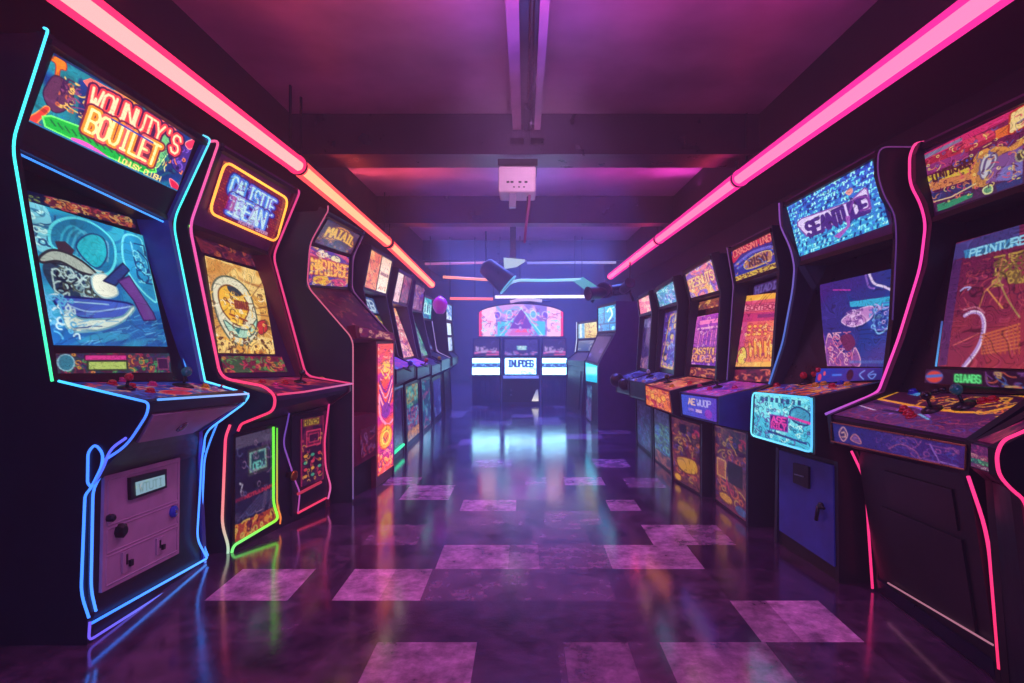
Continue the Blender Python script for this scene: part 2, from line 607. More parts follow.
def a_marquee_beasts(t):
    c = CV(290, 140, C(20, 90, 170))
    c.psy([C(15, 70, 150), C(25, 110, 180), C(20, 130, 150), C(15, 60, 140)], 2.0, 3, 1.2, 1.0)
    c.shade(4, 5, .7, 1.15)
    c.blob(t([(370, 230), (420, 232), (470, 258), (480, 290), (400, 275)]), C(240, 150, 60))
    c.poly(t([(270, 190), (300, 180), (420, 245), (480, 290), (600, 350), (640, 390), (560, 360), (330, 270)]), C(240, 110, 100))
    # beast on the left: horn, shaggy head, red boots
    c.blob(t([(150, 110), (175, 95), (205, 120), (208, 150), (185, 150), (180, 190), (165, 185), (168, 130)]), C(235, 120, 30), 1, C(160, 40, 40))
    c.blob(t([(130, 210), (165, 170), (215, 200), (235, 250), (205, 300), (165, 310), (135, 280), (120, 240)]), C(90, 45, 80), 1, C(40, 15, 60))
    c.scrib(40, 4, [C(190, 90, 60), C(60, 25, 70), C(230, 180, 90), C(130, 60, 110)], .09, .22, .26, .62, .12, .018)
    c.blob(t([(65, 330), (95, 310), (130, 285), (145, 300), (110, 335), (85, 358)]), C(225, 60, 50), 1, C(250, 150, 60))
    c.blob(t([(55, 348), (80, 345), (115, 358), (80, 368)]), C(200, 30, 60))
    # emerald bar under the letters
    c.poly(t([(118, 325), (150, 322), (400, 415), (540, 495), (550, 535), (500, 535), (330, 460), (128, 362)]), C(20, 170, 60), 1, C(120, 250, 110), .02)
    for k in range(14):
        x = 150 + 27 * k
        c.line(t([(x, 338 + k * 12.5), (x + 16, 360 + k * 12.5)]), .02, C(10, 100, 50))
    c.blob(t([(225, 405), (290, 425), (380, 490), (340, 492), (260, 445)]), C(235, 90, 190))
    c.text('LONUSY CLUSH', .52, .89, .84, .97, C(240, 210, 120), .018)
    # beast on the right
    c.blob(t([(610, 480), (650, 430), (695, 440), (690, 490), (650, 540), (615, 520)]), C(60, 40, 130), 1, C(30, 15, 70))
    c.scrib(26, 9, [C(120, 80, 190), C(240, 120, 60), C(30, 20, 70)], .84, .3, .98, .75, .1, .02)
    c.blob(t([(660, 425), (700, 410), (705, 430), (675, 450)]), C(230, 50, 90), 1, C(255, 170, 160))
    c.blob(t([(600, 560), (630, 580), (636, 605), (612, 600)]), C(210, 30, 70), 1, C(255, 130, 140))
    c.blob(t([(560, 400), (600, 370), (632, 420), (590, 470), (550, 520), (535, 470)]), C(120, 200, 120), .85, C(220, 240, 150))
    c.scrib(14, 12, [C(40, 120, 100), C(240, 230, 120)], .74, .35, .85, .85, .1, .014)
    # letters
    c.text("WOUNUTY'S", .24, .15, .90, .42, C(235, 60, 70), .095, C(70, 20, 70), .15, rise=.04, arc=.05, inn=C(255, 215, 170))
    c.text('BOUILET', .27, .44, .77, .76, C(245, 140, 40), .105, C(110, 30, 60), .16, rise=.02, c2=C(235, 90, 90), jit=.01, inn=C(255, 235, 160))
    c.line([(.40, .43), (.70, .46)], .025, C(40, 60, 170))
    c.rect(0, 0, 1, .03, C(10, 30, 90)).rect(0, .97, 1, 1, C(20, 110, 160))
    return c

def a_screen_sea(t):
    c = CV(200, 230, C(24, 90, 170))
    c.grad(C(30, 150, 185), C(20, 70, 170), 75)
    c.psy([C(15, 90, 160), C(40, 170, 205), C(25, 110, 180), C(60, 200, 220), C(20, 70, 150)], 2.2, 11, 2.2, .8, .55)
    c.blob(t([(52, 100), (110, 122), (128, 200), (122, 245), (90, 255), (72, 220)]), C(130, 210, 225), .85)
    c.scrib(26, 3, [C(40, 120, 160), C(190, 240, 240), C(20, 70, 120)], .0, .05, .2, .3, .12, .012)
    c.blob(t([(128, 240), (118, 190), (142, 160), (200, 150), (265, 175), (315, 225), (320, 290), (285, 325), (200, 270)]), C(18, 120, 170), .9, C(90, 220, 235), .02)
    for k in range(7):
        c.curve(t([(150 + k * 16, 245 + k * 8), (160 + k * 20, 195 + k * 6), (190 + k * 18, 175 + k * 9), (225 + k * 12, 200 + k * 14)]), .016, C(60 + 12 * k, 190, 220), .7)
    c.blob(t([(200, 240), (240, 200), (285, 215), (295, 270), (260, 305)]), C(30, 190, 205), .8, C(20, 60, 120))
    c.poly(t([(133, 222), (165, 222), (195, 250), (185, 270), (150, 262)]), C(60, 42, 60))
    c.blob(t([(100, 290), (170, 280), (240, 320), (262, 375), (220, 405), (150, 390), (108, 340)]), C(36, 60, 90))
    c.scrib(60, 8, [C(130, 170, 180), C(20, 30, 50), C(80, 90, 80), C(180, 210, 210)], .08, .42, .5, .66, .14, .012)
    c.blob(t([(86, 272), (120, 250), (165, 256), (220, 285), (264, 326), (215, 318), (150, 285), (96, 288)]), C(165, 178, 168), 1, C(40, 40, 50), .018)
    c.blob(t([(250, 330), (285, 323), (312, 345), (330, 385), (290, 398), (255, 372)]), C(236, 240, 222), 1, C(150, 190, 200))
    c.blob(t([(130, 400), (180, 395), (300, 405), (376, 420), (350, 455), (240, 462), (165, 440)]), C(64, 96, 200), 1, C(20, 30, 110), .016)
    c.curve(t([(175, 420), (240, 440), (320, 432), (368, 424)]), .012, C(150, 190, 240))
    c.curve(t([(165, 408), (225, 412), (300, 418)]), .01, C(160, 210, 240))
    c.blob(t([(158, 445), (178, 438), (215, 462), (290, 462), (345, 454), (374, 424), (380, 436), (342, 472), (282, 495), (205, 503), (170, 488)]), C(222, 238, 226), 1, C(110, 170, 190), .014)
    c.blob(t([(350, 205), (398, 214), (412, 262), (450, 400), (425, 395), (372, 335), (345, 272)]), C(36, 150, 205), 1, C(110, 225, 240), .018)
    c.scrib(22, 22, [C(15, 60, 120), C(120, 220, 240)], .84, .1, .98, .45, .15, .012)
    c.poly(t([(285, 345), (345, 290), (365, 312), (322, 360)]), C(38, 60, 130), 1, C(20, 20, 70))
    c.poly(t([(330, 345), (365, 330), (440, 445), (448, 466), (410, 468), (378, 405)]), C(104, 58, 142), 1, C(50, 20, 90))
    rs = random.Random(4)
    for k in range(90):
        x, y = rs.uniform(0, 1), rs.uniform(.76, 1)
        c.line([(x, y), (x + rs.uniform(.03, .12), y - rs.uniform(.0, .04))], .007, rs.choice([C(70, 160, 220), C(120, 200, 240), C(15, 50, 130)]), .7)
    c.scrib(30, 31, [C(90, 180, 230), C(200, 230, 240)], .0, .6, .2, .95, .07, .012)
    c.shade(3, 2, .8, 1.1)
    return c

def a_brick_sign(t):
    c = CV(150, 120, C(120, 25, 50))
    for j in range(20):
        for i in range(22):
            x = (i + (j % 2) * .5) / 22
            c.rect(x + .006, j / 20 + .01, x + .038, j / 20 + .036, random.Random(i * 31 + j).choice([C(150, 40, 60), C(165, 55, 60), C(125, 30, 70), C(180, 70, 60)]))
    c.text('CALISTIE', .17, .16, .84, .48, C(80, 150, 250), .10, C(50, 30, 140), .15, rise=.02, c2=C(110, 120, 240), jit=.01, inn=C(200, 245, 255))
    c.text('IBEAN', .2, .5, .76, .84, C(90, 140, 250), .11, C(60, 30, 150), .16, c2=C(180, 190, 250), inn=C(210, 245, 255))
    c.rect(.18, .5, .29, .8, C(190, 30, 130), .6)
    c.scrib(60, 3, [C(60, 70, 200), C(200, 240, 255), C(150, 70, 200)], .2, .15, .82, .84, .06, .012)
    c.text('NOSTICE CUNDER', .4, .88, .85, .94, C(220, 160, 200), .015)
    return c

def a_screen_car(t):
    c = CV(130, 170, C(190, 120, 50))
    c.psy([C(120, 60, 40), C(210, 150, 70), C(240, 200, 120), C(160, 90, 40)], 2.5, 5, 1.6, .9)
    for k in range(26):
        a = k / 26 * 6.28
        c.line([(.45 + .25 * math.cos(a), .55 + .22 * math.sin(a)), (.45 + .8 * math.cos(a), .55 + .7 * math.sin(a))], .014, random.Random(k).choice([C(250, 220, 160), C(110, 60, 40), C(240, 180, 80)]), .6)
    c.poly(t([(80, 150), (140, 170), (200, 190), (150, 230), (100, 300)]), C(200, 130, 60), .7)
    c.blob(t([(105, 270), (140, 228), (200, 240), (250, 290), (280, 380), (285, 450), (245, 500), (190, 490), (150, 440), (120, 370)]), C(225, 220, 190), .95, C(90, 100, 80), .02)
    c.blob(t([(130, 285), (165, 262), (215, 290), (250, 350), (235, 400), (215, 425), (175, 400), (140, 350)]), C(240, 180, 50), 1, C(120, 70, 30), .016)
    for k in range(5):
        y = 300 + k * 26
        c.line(t([(160 + k * 5, y), (235 + k * 3, y + 28)]), .022, C(150, 70, 30) if k % 2 else C(250, 210, 90))
    c.blob(t([(165, 265), (200, 275), (222, 300), (205, 308), (175, 290)]), C(40, 60, 70))
    c.blob(t([(150, 400), (195, 430), (250, 440), (282, 400), (275, 450), (235, 475), (180, 455)]), C(170, 215, 190), 1, C(60, 90, 80), .014)
    c.poly(t([(195, 440), (220, 430), (210, 460)]), C(40, 110, 110))
    c.blob(t([(290, 410), (315, 405), (325, 440), (300, 460), (285, 440)]), C(200, 50, 50), 1, C(110, 30, 40))
    c.scrib(70, 5, [C(250, 230, 190), C(110, 70, 40), C(240, 190, 90)], 0, .3, 1, .85, .08, .012)
    c.scrib(90, 15, [C(230, 160, 60), C(90, 50, 30), C(250, 210, 120)], 0, .84, 1, 1, .05, .014)
    c.text('BOVNUE', .38, .43, .62, .51, C(130, 50, 30), .02)
    return c

def a_busy(w, h, pal, ink, seed, scale=2.5, n=60, size=.12, width=.014, word=None, wc=CREAM, wbox=(.1, .3, .9, .7), wout=None, wtick=.05, bands=1.0, k=1.0, wrise=0.0):
    """Dense line art over swirling colour, with a word when there is one."""
    c = CV(w, h, pal[0])
    c.psy(pal, scale, seed, 1.6, bands)
    c.scrib(n, seed + 1, ink, 0, 0, 1, 1, size, width)
    if word:
        c.text(word, wbox[0], wbox[1], wbox[2], wbox[3], wc, wtick, wout, rise=wrise)
    if k != 1.0: c.dim(k)
    return c

def a_strip_left(t):
    c = CV(160, 34, C(40, 20, 50))
    c.psy([C(50, 25, 60), C(120, 50, 70), C(30, 60, 80), C(70, 30, 60)], 3, 8, 1.5, 1)
    c.scrib(90, 6, [C(230, 150, 60), C(60, 160, 90), C(180, 50, 80), C(60, 40, 110)], 0, 0, 1, 1, .3, .05)
    c.ell(.07, .45, .06, .4, C(50, 130, 160), 1, C(160, 210, 230), .05)
    c.rect(.21, .08, .56, .34, C(230, 60, 150), 1, C(90, 20, 60), .05)
    c.rect(.23, .38, .56, .82, C(190, 215, 110), 1, C(40, 60, 40), .08)
    c.rect(.86, .25, .97, .8, C(60, 25, 70), 1, C(150, 60, 110), .05)
    return c

def a_panel_left(t):
    c = CV(150, 70, C(40, 30, 110))
    c.psy([C(50, 40, 130), C(150, 40, 90), C(40, 60, 160), C(90, 30, 110)], 2.5, 21, 1.8, 1)
    c.scrib(80, 5, [C(230, 70, 100), C(60, 110, 220), C(230, 170, 120), C(30, 15, 70)], .05, .1, .95, .95, .2, .03)
    c.scrib(30, 6, [C(240, 190, 110), C(150, 30, 60)], .72, .1, .98, .9, .18, .04)
    c.ell(.45, .68, .11, .13, C(200, 40, 60), 1, C(255, 120, 90), .03)
    c.ell(.62, .5, .08, .1, C(210, 60, 90), 1, C(250, 150, 130), .03)
    return c

def a_marquee_bands(t):
    c = CV(190, 150, C(110, 30, 70))
    c.grad(C(140, 30, 80), C(60, 30, 80), 80)
    P = lambda pts, col: c.poly(t(pts), col)
    P([(110, 290), (565, 60), (565, 100), (110, 325)], C(215, 40, 110))
    P([(110, 300), (290, 215), (290, 230), (112, 318)], C(130, 120, 160))
    P([(110, 325), (430, 180), (450, 220), (112, 370)], C(180, 40, 70))
    P([(290, 232), (430, 178), (440, 205), (300, 265)], C(225, 60, 100))
    P([(112, 350), (300, 280), (330, 300), (120, 390)], C(150, 50, 120))
    P([(250, 330), (340, 290), (345, 320), (240, 350)], C(50, 70, 180))
    P([(120, 395), (310, 340), (335, 370), (300, 390), (128, 425)], C(225, 190, 60))
    P([(128, 420), (340, 372), (345, 400), (150, 460)], C(220, 130, 80))
    P([(118, 480), (345, 415), (345, 440), (180, 500), (130, 520)], C(50, 50, 110))
    P([(175, 520), (340, 465), (335, 485), (180, 555)], C(40, 150, 110))
    P([(440, 185), (565, 125), (565, 175), (445, 225)], C(240, 110, 50))
    c.text('AOOUX', .80, .06, 1.02, .26, C(255, 220, 150), .05, C(190, 50, 30), .09, rise=-.04)
    P([(330, 330), (360, 285), (430, 255), (500, 262), (565, 215), (565, 250), (470, 290), (450, 400), (385, 440), (350, 440)], C(200, 130, 70))
    P([(455, 300), (565, 250), (565, 370), (480, 410), (395, 425)], C(130, 80, 150))
    P([(480, 350), (565, 320), (565, 380), (500, 410), (440, 410)], C(120, 110, 190))
    c.curve(t([(345, 440), (340, 340), (375, 285), (440, 265), (520, 265), (565, 230)]), .05, C(230, 150, 70))
    c.blob(t([(370, 350), (390, 300), (435, 285), (450, 310), (430, 350), (395, 400), (375, 395)]), C(205, 200, 215), 1, C(110, 90, 130), .02)
    c.curve(t([(385, 370), (400, 315), (430, 305), (425, 335), (405, 360)]), .03, C(100, 80, 130))
    c.blob(t([(535, 290), (565, 275), (565, 315), (540, 320)]), C(70, 60, 60), 1, C(160, 150, 130), .02)
    c.blob(t([(385, 450), (420, 430), (425, 460), (395, 470)]), C(100, 160, 120), 1, C(220, 230, 160), .02)
    P([(440, 430), (565, 385), (565, 420), (450, 460)], C(40, 50, 120))
    c.text('LUNTIKADER', .05, .38, .47, .50, C(80, 30, 40), .025, rise=-.02)
    c.scrib(160, 5, [C(240, 150, 90), C(80, 20, 60), C(230, 80, 110), C(250, 220, 120), C(90, 90, 170)], .0, .1, .95, .9, .07, .011)
    c.line(t([(130, 515), (240, 485), (350, 425)]), .02, C(230, 200, 150))
    return c

def a_screen_circuit(t):
    c = CV(130, 190, C(150, 40, 70))
    c.grad(C(70, 20, 60), C(205, 70, 70), 70)
    c.psy([C(90, 25, 65), C(150, 45, 75), C(120, 30, 80)], 2.5, 14, 1.2, 1, .45)
    c.poly(t([(215, 130), (446, 60), (446, 110), (205, 190)]), C(70, 60, 130))
    c.poly(t([(245, 152), (435, 105), (440, 135), (250, 180)]), C(60, 130, 190))
    c.text('PEINTURES', .2, .095, .9, .155, C(150, 220, 250), .014, rise=-.01)
    c.poly(t([(205, 190), (240, 185), (185, 560), (155, 565)]), C(70, 40, 110), .7)
    c.scrib(90, 7, [C(210, 80, 90), C(110, 40, 70), C(70, 25, 60)], .15, .2, 1, .6, .1, .008, .6)
    c.scrib(46, 8, [C(190, 150, 70), C(120, 90, 50)], .5, .2, .85, .42, .1, .012)
    c.line(t([(385, 180), (365, 260), (320, 300), (300, 360)]), .012, C(190, 110, 80))
    c.line(t([(330, 290), (385, 358)]), .012, C(220, 140, 80))
    c.curve(t([(250, 385), (275, 372), (305, 378), (318, 410), (312, 460), (290, 510), (245, 567)]), .028, C(190, 150, 220))
    c.curve(t([(252, 383), (277, 370), (308, 376), (323, 410), (316, 462), (294, 513), (250, 569)]), .01, C(250, 220, 250))
    c.curve(t([(245, 365), (290, 355), (320, 375)]), .012, C(200, 110, 140))
    for k in range(7):
        c.line(t([(312, 455 + k * 11), (446, 415 + k * 14)]), .012, C(225, 120, 70), .8)
    for k in range(9):
        c.line(t([(318 + k * 15, 450 - k * 4), (310 + k * 17, 520)]), .01, C(200, 90, 60), .8)
    c.line(t([(210, 490), (300, 450)]), .008, C(230, 110, 100))
    c.curve(t([(370, 250), (400, 320), (446, 390)]), .012, C(170, 130, 80))
    c.curve(t([(235, 296), (250, 285), (270, 284), (262, 292)]), .014, C(180, 170, 230))
    return c

def a_marquee_glyphs(t):
    c = CV(200, 150, C(30, 90, 190))
    c.grad(C(40, 70, 200), C(50, 170, 220), 100)
    rs = random.Random(3)
    for j in range(13):
        for i in range(34):
            x, y = (i + .5) / 34, (j + .5) / 13
            col = rs.choice([C(130, 240, 250), C(90, 210, 240), C(20, 40, 130), C(60, 120, 220), C(170, 250, 250)])
            c.line([(x - .008, y + rs.uniform(-.03, .03)), (x + rs.uniform(-.008, .012), y + rs.uniform(-.03, .03)), (x + .006, y - .02)], .02, col)
    c.poly(t([(150, 430), (170, 412), (420, 325), (500, 250), (515, 260), (535, 360), (420, 405), (200, 505), (150, 450)]), C(225, 205, 250), .97, C(130, 70, 170), .02)
    c.text('SEANTUCE', .17, .46, .86, .70, C(70, 40, 130), .06, None, rise=.0)
    c.blob(t([(400, 275), (430, 250), (440, 270), (420, 290)]), C(230, 150, 150))
    c.poly(t([(340, 505), (410, 450), (400, 400), (425, 395), (425, 450), (370, 515)]), C(160, 90, 190))
    c.curve(t([(420, 380), (450, 310), (510, 300), (525, 350), (480, 370)]), .03, C(120, 60, 160))
    return c

def a_screen_space(t):
    c = CV(120, 150, C(60, 30, 110))
    c.grad(C(75, 35, 130), C(25, 70, 150), 20)
    c.psy([C(90, 40, 140), C(40, 45, 130), C(60, 30, 120)], 2, 4, 1.2, .8, .5)
    c.blob(t([(320, 160), (380, 220), (460, 150), (460, 380), (330, 375), (360, 280)]), C(25, 60, 150), .7)
    c.poly(t([(328, 185), (450, 168), (455, 195), (330, 200)]), C(50, 170, 220))
    c.blob(t([(305, 245), (320, 225), (365, 203), (398, 200), (388, 235), (340, 258)]), C(190, 130, 200), 1, C(230, 190, 240), .012)
    c.scrib(30, 2, [C(110, 60, 150), C(240, 200, 250)], .38, .38, .62, .56, .08, .01)
    c.curve(t([(385, 100), (400, 130), (430, 140), (460, 155)]), .025, C(220, 200, 240))
    c.curve(t([(375, 105), (385, 140), (400, 145)]), .02, C(130, 90, 190))
    c.curve(t([(405, 210), (400, 250), (412, 278), (440, 260), (445, 220)]), .016, C(130, 190, 240))
    c.scrib(36, 5, [C(110, 170, 240), C(70, 90, 190), C(190, 160, 230)], .72, .35, 1, .62, .09, .011)
    c.blob(t([(262, 375), (265, 280), (285, 310), (300, 330), (330, 345), (345, 320), (355, 375)]), C(150, 80, 160), .9, C(230, 160, 200), .014)
    c.scrib(60, 6, [C(240, 170, 200), C(110, 50, 140), C(230, 110, 150)], .04, .62, .45, .98, .09, .01)
    c.blob(t([(300, 290), (330, 280), (345, 310), (320, 330)]), C(110, 40, 90))
    c.line(t([(280, 150), (330, 150)]), .012, C(220, 60, 180))
    c.line(t([(240, 240), (262, 330)]), .01, C(160, 70, 190))
    c.rect(.4, .93, 1, .96, C(60, 120, 200), .5)
    return c

def a_lip_cyan(t):
    c = CV(120, 80, C(90, 205, 225))
    c.grad(C(120, 225, 240), C(60, 180, 220), 110)
    c.psy([C(110, 225, 235), C(60, 180, 215), C(140, 235, 240)], 3, 6, 1.4, 1, .6)
    for k in range(8):
        c.rect(.14 + k * .09, .07, .19 + k * .09, .17, C(30, 80, 130))
    c.scrib(110, 4, [C(20, 70, 120), C(30, 110, 150), C(90, 60, 150), C(200, 250, 250)], .03, .1, .97, .95, .14, .018)
    c.blob([(.66, .3), (.78, .2), (.95, .3), (.93, .5), (.8, .52), (.68, .45)], C(60, 150, 190), 1, C(20, 60, 120), .03)
    c.rect(.33, .44, .62, .72, C(60, 30, 110), 1, C(120, 60, 170), .03)
    c.text('ASE', .35, .46, .6, .58, C(230, 70, 170), .035).text('RILY', .35, .6, .6, .7, C(220, 60, 160), .035)
    c.line([(.3, .8), (.9, .86)], .04, C(40, 60, 130))
    c.line([(.64, .42), (.95, .47)], .05, C(220, 60, 160))
    return c

def a_marquee_parade(t):
    c = CV(110, 100, C(60, 40, 140))
    c.grad(C(70, 40, 130), C(40, 50, 160), 90)
    c.curve([(.03, .33), (.3, .16), (.7, .12), (.97, .2)], .2, C(210, 40, 80))
    c.text('CRASSNTING', .05, .12, .97, .3, C(250, 130, 120), .03, C(170, 20, 60), .06, arc=.04, rise=-.02)
    c.curve([(.05, .52), (.5, .36), (.95, .42)], .07, C(110, 100, 210))
    c.curve([(.1, .62), (.5, .5), (.95, .5)], .05, C(60, 90, 220))
    c.blob([(.3, .55), (.6, .45), (.9, .5), (.88, .72), (.55, .76), (.3, .72)], C(190, 120, 90), 1, C(240, 200, 120), .02)
    c.text('RISAY', .4, .52, .85, .7, C(90, 40, 60), .045)
    c.rect(0, .83, 1, .96, C(225, 180, 70)).scrib(40, 3, [C(110, 60, 40)], 0, .85, 1, .95, .06, .02)
    c.scrib(40, 7, [C(240, 160, 90), C(120, 60, 180), C(60, 120, 230)], .02, .4, .98, .82, .08, .014)
    return c

def a_screen_kitchen(t):
    c = CV(90, 140, C(220, 90, 90))
    c.grad(C(210, 60, 120), C(245, 150, 70), 60)
    c.rect(0, 0, 1, .08, C(240, 170, 60)).rect(.05, .13, .95, .23, C(240, 130, 150), 1, C(180, 40, 90), .012)
    c.text('SORTBOM', .1, .15, .9, .21, C(160, 40, 80), .016)
    c.rect(0, .25, 1, .37, C(190, 50, 110)).rect(.45, .28, 1, .33, C(130, 40, 110))
    c.rect(0, .37, .2, 1, C(190, 60, 150), .6)
    for k in range(4):
        for j in range(3):
            c.ell(.28 + k * .14, .44 + j * .055, .055, .024, C(250, 180, 80), 1, C(190, 60, 60), .012)
    for k in range(5):
        c.blob([(.3 + k * .13, .64), (.38 + k * .13, .66), (.45 + k * .13, .84), (.38 + k * .13, .86)], C(250, 170, 70), 1, C(190, 60, 50), .014)
    c.blob([(.05, .78), (.2, .72), (.3, .84), (.25, .95), (.08, .93)], C(235, 200, 90), 1, C(120, 60, 60), .014)
    c.scrib(60, 9, [C(255, 220, 140), C(190, 50, 80), C(150, 40, 90)], .05, .4, 1, .97, .08, .01)
    c.rect(0, .93, 1, 1, C(245, 190, 80), .7)
    return c

def a_stack(w, h, rows, seed):
    """Panel made of colour bands, one over another, each with line work: rows of (share, background, inks)."""
    c = CV(w, h); y = 0; tot = sum(r[0] for r in rows)
    for i, (s, bg, ink) in enumerate(rows):
        c.rect(0, y / tot, 1, (y + s) / tot, bg)
        c.scrib(int(26 * s), seed + i, ink, .02, y / tot + .01, .98, (y + s) / tot - .01, .14, .018)
        y += s
    return c

def a_coin_art(t=None):
    c = CV(80, 110, C(50, 40, 80))
    c.psy([C(45, 40, 85), C(80, 60, 100), C(30, 30, 70), C(60, 40, 80)], 2, 33, 1.8, .8)
    c.rect(.0, .0, 1, .12, C(90, 80, 110)).rect(.0, .42, 1, .56, C(28, 26, 60)).rect(0, .58, 1, .62, C(120, 30, 70))
    c.rect(.3, .17, .76, .4, C(150, 190, 180), 1, C(60, 60, 70), .03).rect(.36, .2, .7, .36, C(30, 70, 90), 1, C(110, 170, 170), .015)
    c.text('OEX', .4, .3, .66, .36, C(120, 220, 210), .02)
    for k in range(6):
        c.curve([(.05 + k * .1, .8), (.3 + k * .1, .72), (.55 + k * .1, .64)], .02, C(90, 80, 130), .7)
    c.text('NOTLUNAM', .2, .585, .85, .615, C(230, 60, 90), .01)
    c.line([(.1, .45), (.16, .47), (.12, .53)], .02, C(190, 180, 210))
    c.rect(0, .83, 1, 1, C(190, 70, 50)).scrib(40, 4, [C(250, 150, 60), C(110, 30, 50), C(240, 190, 90)], 0, .83, 1, 1, .1, .02)
    c.scrib(16, 14, [C(100, 100, 160), C(160, 120, 160)], .05, .05, .95, .8, .12, .01)
    return c

def a_service_art(t=None):
    c = CV(60, 110, C(70, 15, 50))
    c.psy([C(80, 18, 55), C(45, 10, 45), C(100, 20, 60)], 2, 12, 1.2, .8)
    c.rect(.12, .02, .8, .12, C(230, 190, 60), 1, C(120, 60, 30), .02).text('MUNTKOM', .15, .04, .78, .1, C(90, 50, 20), .014)
    c.rect(.25, .2, .85, .42, C(110, 20, 60), 1, C(230, 60, 100), .02).rect(.35, .25, .75, .37, C(60, 10, 50), 1, C(200, 50, 90), .015)
    for j in range(4):
        for i, x in enumerate((.2, .5, .8)):
            c.ell(x, .56 + j * .1, .1, .035, [C(240, 150, 50), C(70, 170, 140), C(230, 60, 80)][(i + j) % 3], 1, C(40, 10, 40), .02)
    c.scrib(30, 6, [C(220, 60, 90), C(250, 170, 80)], .05, .14, .95, .95, .08, .012)
    c.rect(0, .0, .06, 1, C(160, 30, 80)).rect(.94, 0, 1, 1, C(160, 30, 80))
    return c

def a_flame_column(t=None):
    c = CV(50, 260, C(225, 50, 130))
    c.psy([C(225, 40, 130), C(240, 80, 70), C(190, 30, 150), C(235, 50, 120), C(110, 30, 150)], 1.6, 19, 2.0, .55)
    c.ell(.5, .18, .3, .05, C(250, 180, 50), 1, C(200, 70, 40), .012).curve([(.2, .2), (.5, .27), (.8, .2)], .012, C(250, 200, 70))
    for k in range(5):
        c.curve([(.1, .28 + k * .035), (.5, .38 + k * .045), (.9, .26 + k * .035)], .012, [C(120, 40, 160), C(250, 170, 200)][k % 2])
    c.ell(.5, .52, .28, .06, C(130, 50, 160), .9)
    c.curve([(.1, .4), (.15, .55), (.6, .64), (.95, .62)], .02, C(255, 140, 180))
    c.ell(.5, .73, .4, .09, C(250, 170, 40), 1, C(230, 90, 30), .014).ell(.5, .735, .22, .05, C(240, 120, 40), 1, C(255, 220, 90), .01)
    c.line([(.35, .72), (.45, .76), (.65, .72)], .01, C(180, 50, 40))
    c.psy([C(200, 50, 120), C(120, 40, 130), C(240, 120, 60)], 3, 23, 2, 1, 0.0)
    c.scrib(40, 9, [C(255, 180, 90), C(140, 30, 110), C(255, 120, 150)], .05, .82, .95, 1, .04, .008)
    c.scrib(30, 10, [C(255, 190, 160), C(170, 30, 110)], .05, 0, .95, .3, .04, .006)
    return c

def a_backglass(t=None):
    c = CV(150, 60, C(150, 120, 220))
    c.psy([C(170, 150, 235), C(110, 170, 230), C(200, 150, 220), C(130, 110, 210)], 2, 3, 1.4, 1)
    c.rect(0, 0, .2, 1, C(245, 190, 225)).rect(.8, 0, 1, 1, C(245, 190, 225)).rect(0, 0, .035, 1, C(235, 60, 130)).rect(.965, 0, 1, 1, C(235, 60, 130))
    c.poly([(.22, .5), (.42, .5), (.3, .95), (.22, .95)], C(60, 190, 225)).poly([(.58, .5), (.78, .5), (.78, .95), (.7, .95)], C(60, 190, 225))
    c.poly([(.5, .1), (.64, .75), (.36, .75)], C(110, 60, 180)).poly([(.4, .75), (.6, .75), (.66, .95), (.34, .95)], C(200, 110, 200))
    for x in (.22, .36, .64, .78):
        c.ell(x, .3, .035, .12, random.Random(int(x * 100)).choice([C(110, 80, 210), C(90, 170, 235)]), 1, C(240, 230, 255), .02)
    c.line([(.5, .12), (.25, .95)], .025, C(200, 240, 255)).line([(.5, .12), (.75, .95)], .025, C(200, 240, 255))
    c.scrib(110, 5, [C(230, 220, 255), C(110, 60, 170), C(240, 120, 190), C(90, 220, 240)], .03, .08, .97, .95, .14, .018)
    c.poly([(.42, .86), (.46, .76), (.5, .84), (.54, .74), (.58, .86)], C(240, 90, 150))
    return c

def a_paytable(w=60, h=30, word=None):
    c = CV(w, h, C(135, 205, 238))
    c.rect(0, .28, 1, .55, C(22, 45, 90)).scrib(50, 7, [C(70, 110, 150), C(12, 25, 60)], 0, .3, 1, .54, .1, .03)
    if word:
        c = CV(w, h, C(140, 205, 235)); c.text(word, .1, .14, .9, .52, C(18, 30, 80), .09)
        c.scrib(14, 3, [C(60, 100, 150)], .5, .6, .95, .95, .14, .03)
    return c

def a_plain(w, h, c0, c1, ang=90, ink=None, n=10, seed=1):
    c = CV(w, h); c.grad(c0, c1, ang)
    if ink: c.scrib(n, seed, ink, .05, .05, .95, .95, .2, .03)
    return c
# ------------------------------------------------------------------ shared finishes
NAVYP = paint('navy_laminate', (0.055, 0.075, 0.16), 0.38, var=0.2)
BLACKP = paint('black_laminate', (0.05, 0.045, 0.075), 0.42, var=0.25)
VIOLETP = paint('violet_laminate', (.42, .20, .46), .4, var=.2)
PLUMP = paint('plum_laminate', (0.24, 0.11, 0.30), 0.4, var=0.2)
BLUEP = paint('royal_blue_laminate', (0.22, 0.31, 0.66), 0.35, var=0.15)
MAUVEP = paint('mauve_steel', (0.74, 0.60, 0.70), 0.42, metal=0.0, var=0.12)
CHROME = paint('worn_chrome', (0.6, 0.58, 0.62), 0.22, metal=1.0, var=0.1)
RUBBER = paint('black_plastic', (0.03, 0.03, 0.035), 0.35, var=0.1)
BEZEL = paint('bezel_board', (0.035, 0.035, 0.07), 0.3, var=0.3)
REDP = paint('wine_red_laminate', (0.42, 0.06, 0.20), 0.38, var=0.2)
ORNP = paint('burnt_orange_laminate', (0.62, 0.24, 0.14), 0.4, var=0.25)
def plastic(n, rgb): return paint('button_plastic_' + n, rgb, 0.2, var=0.05, coat=0.5)
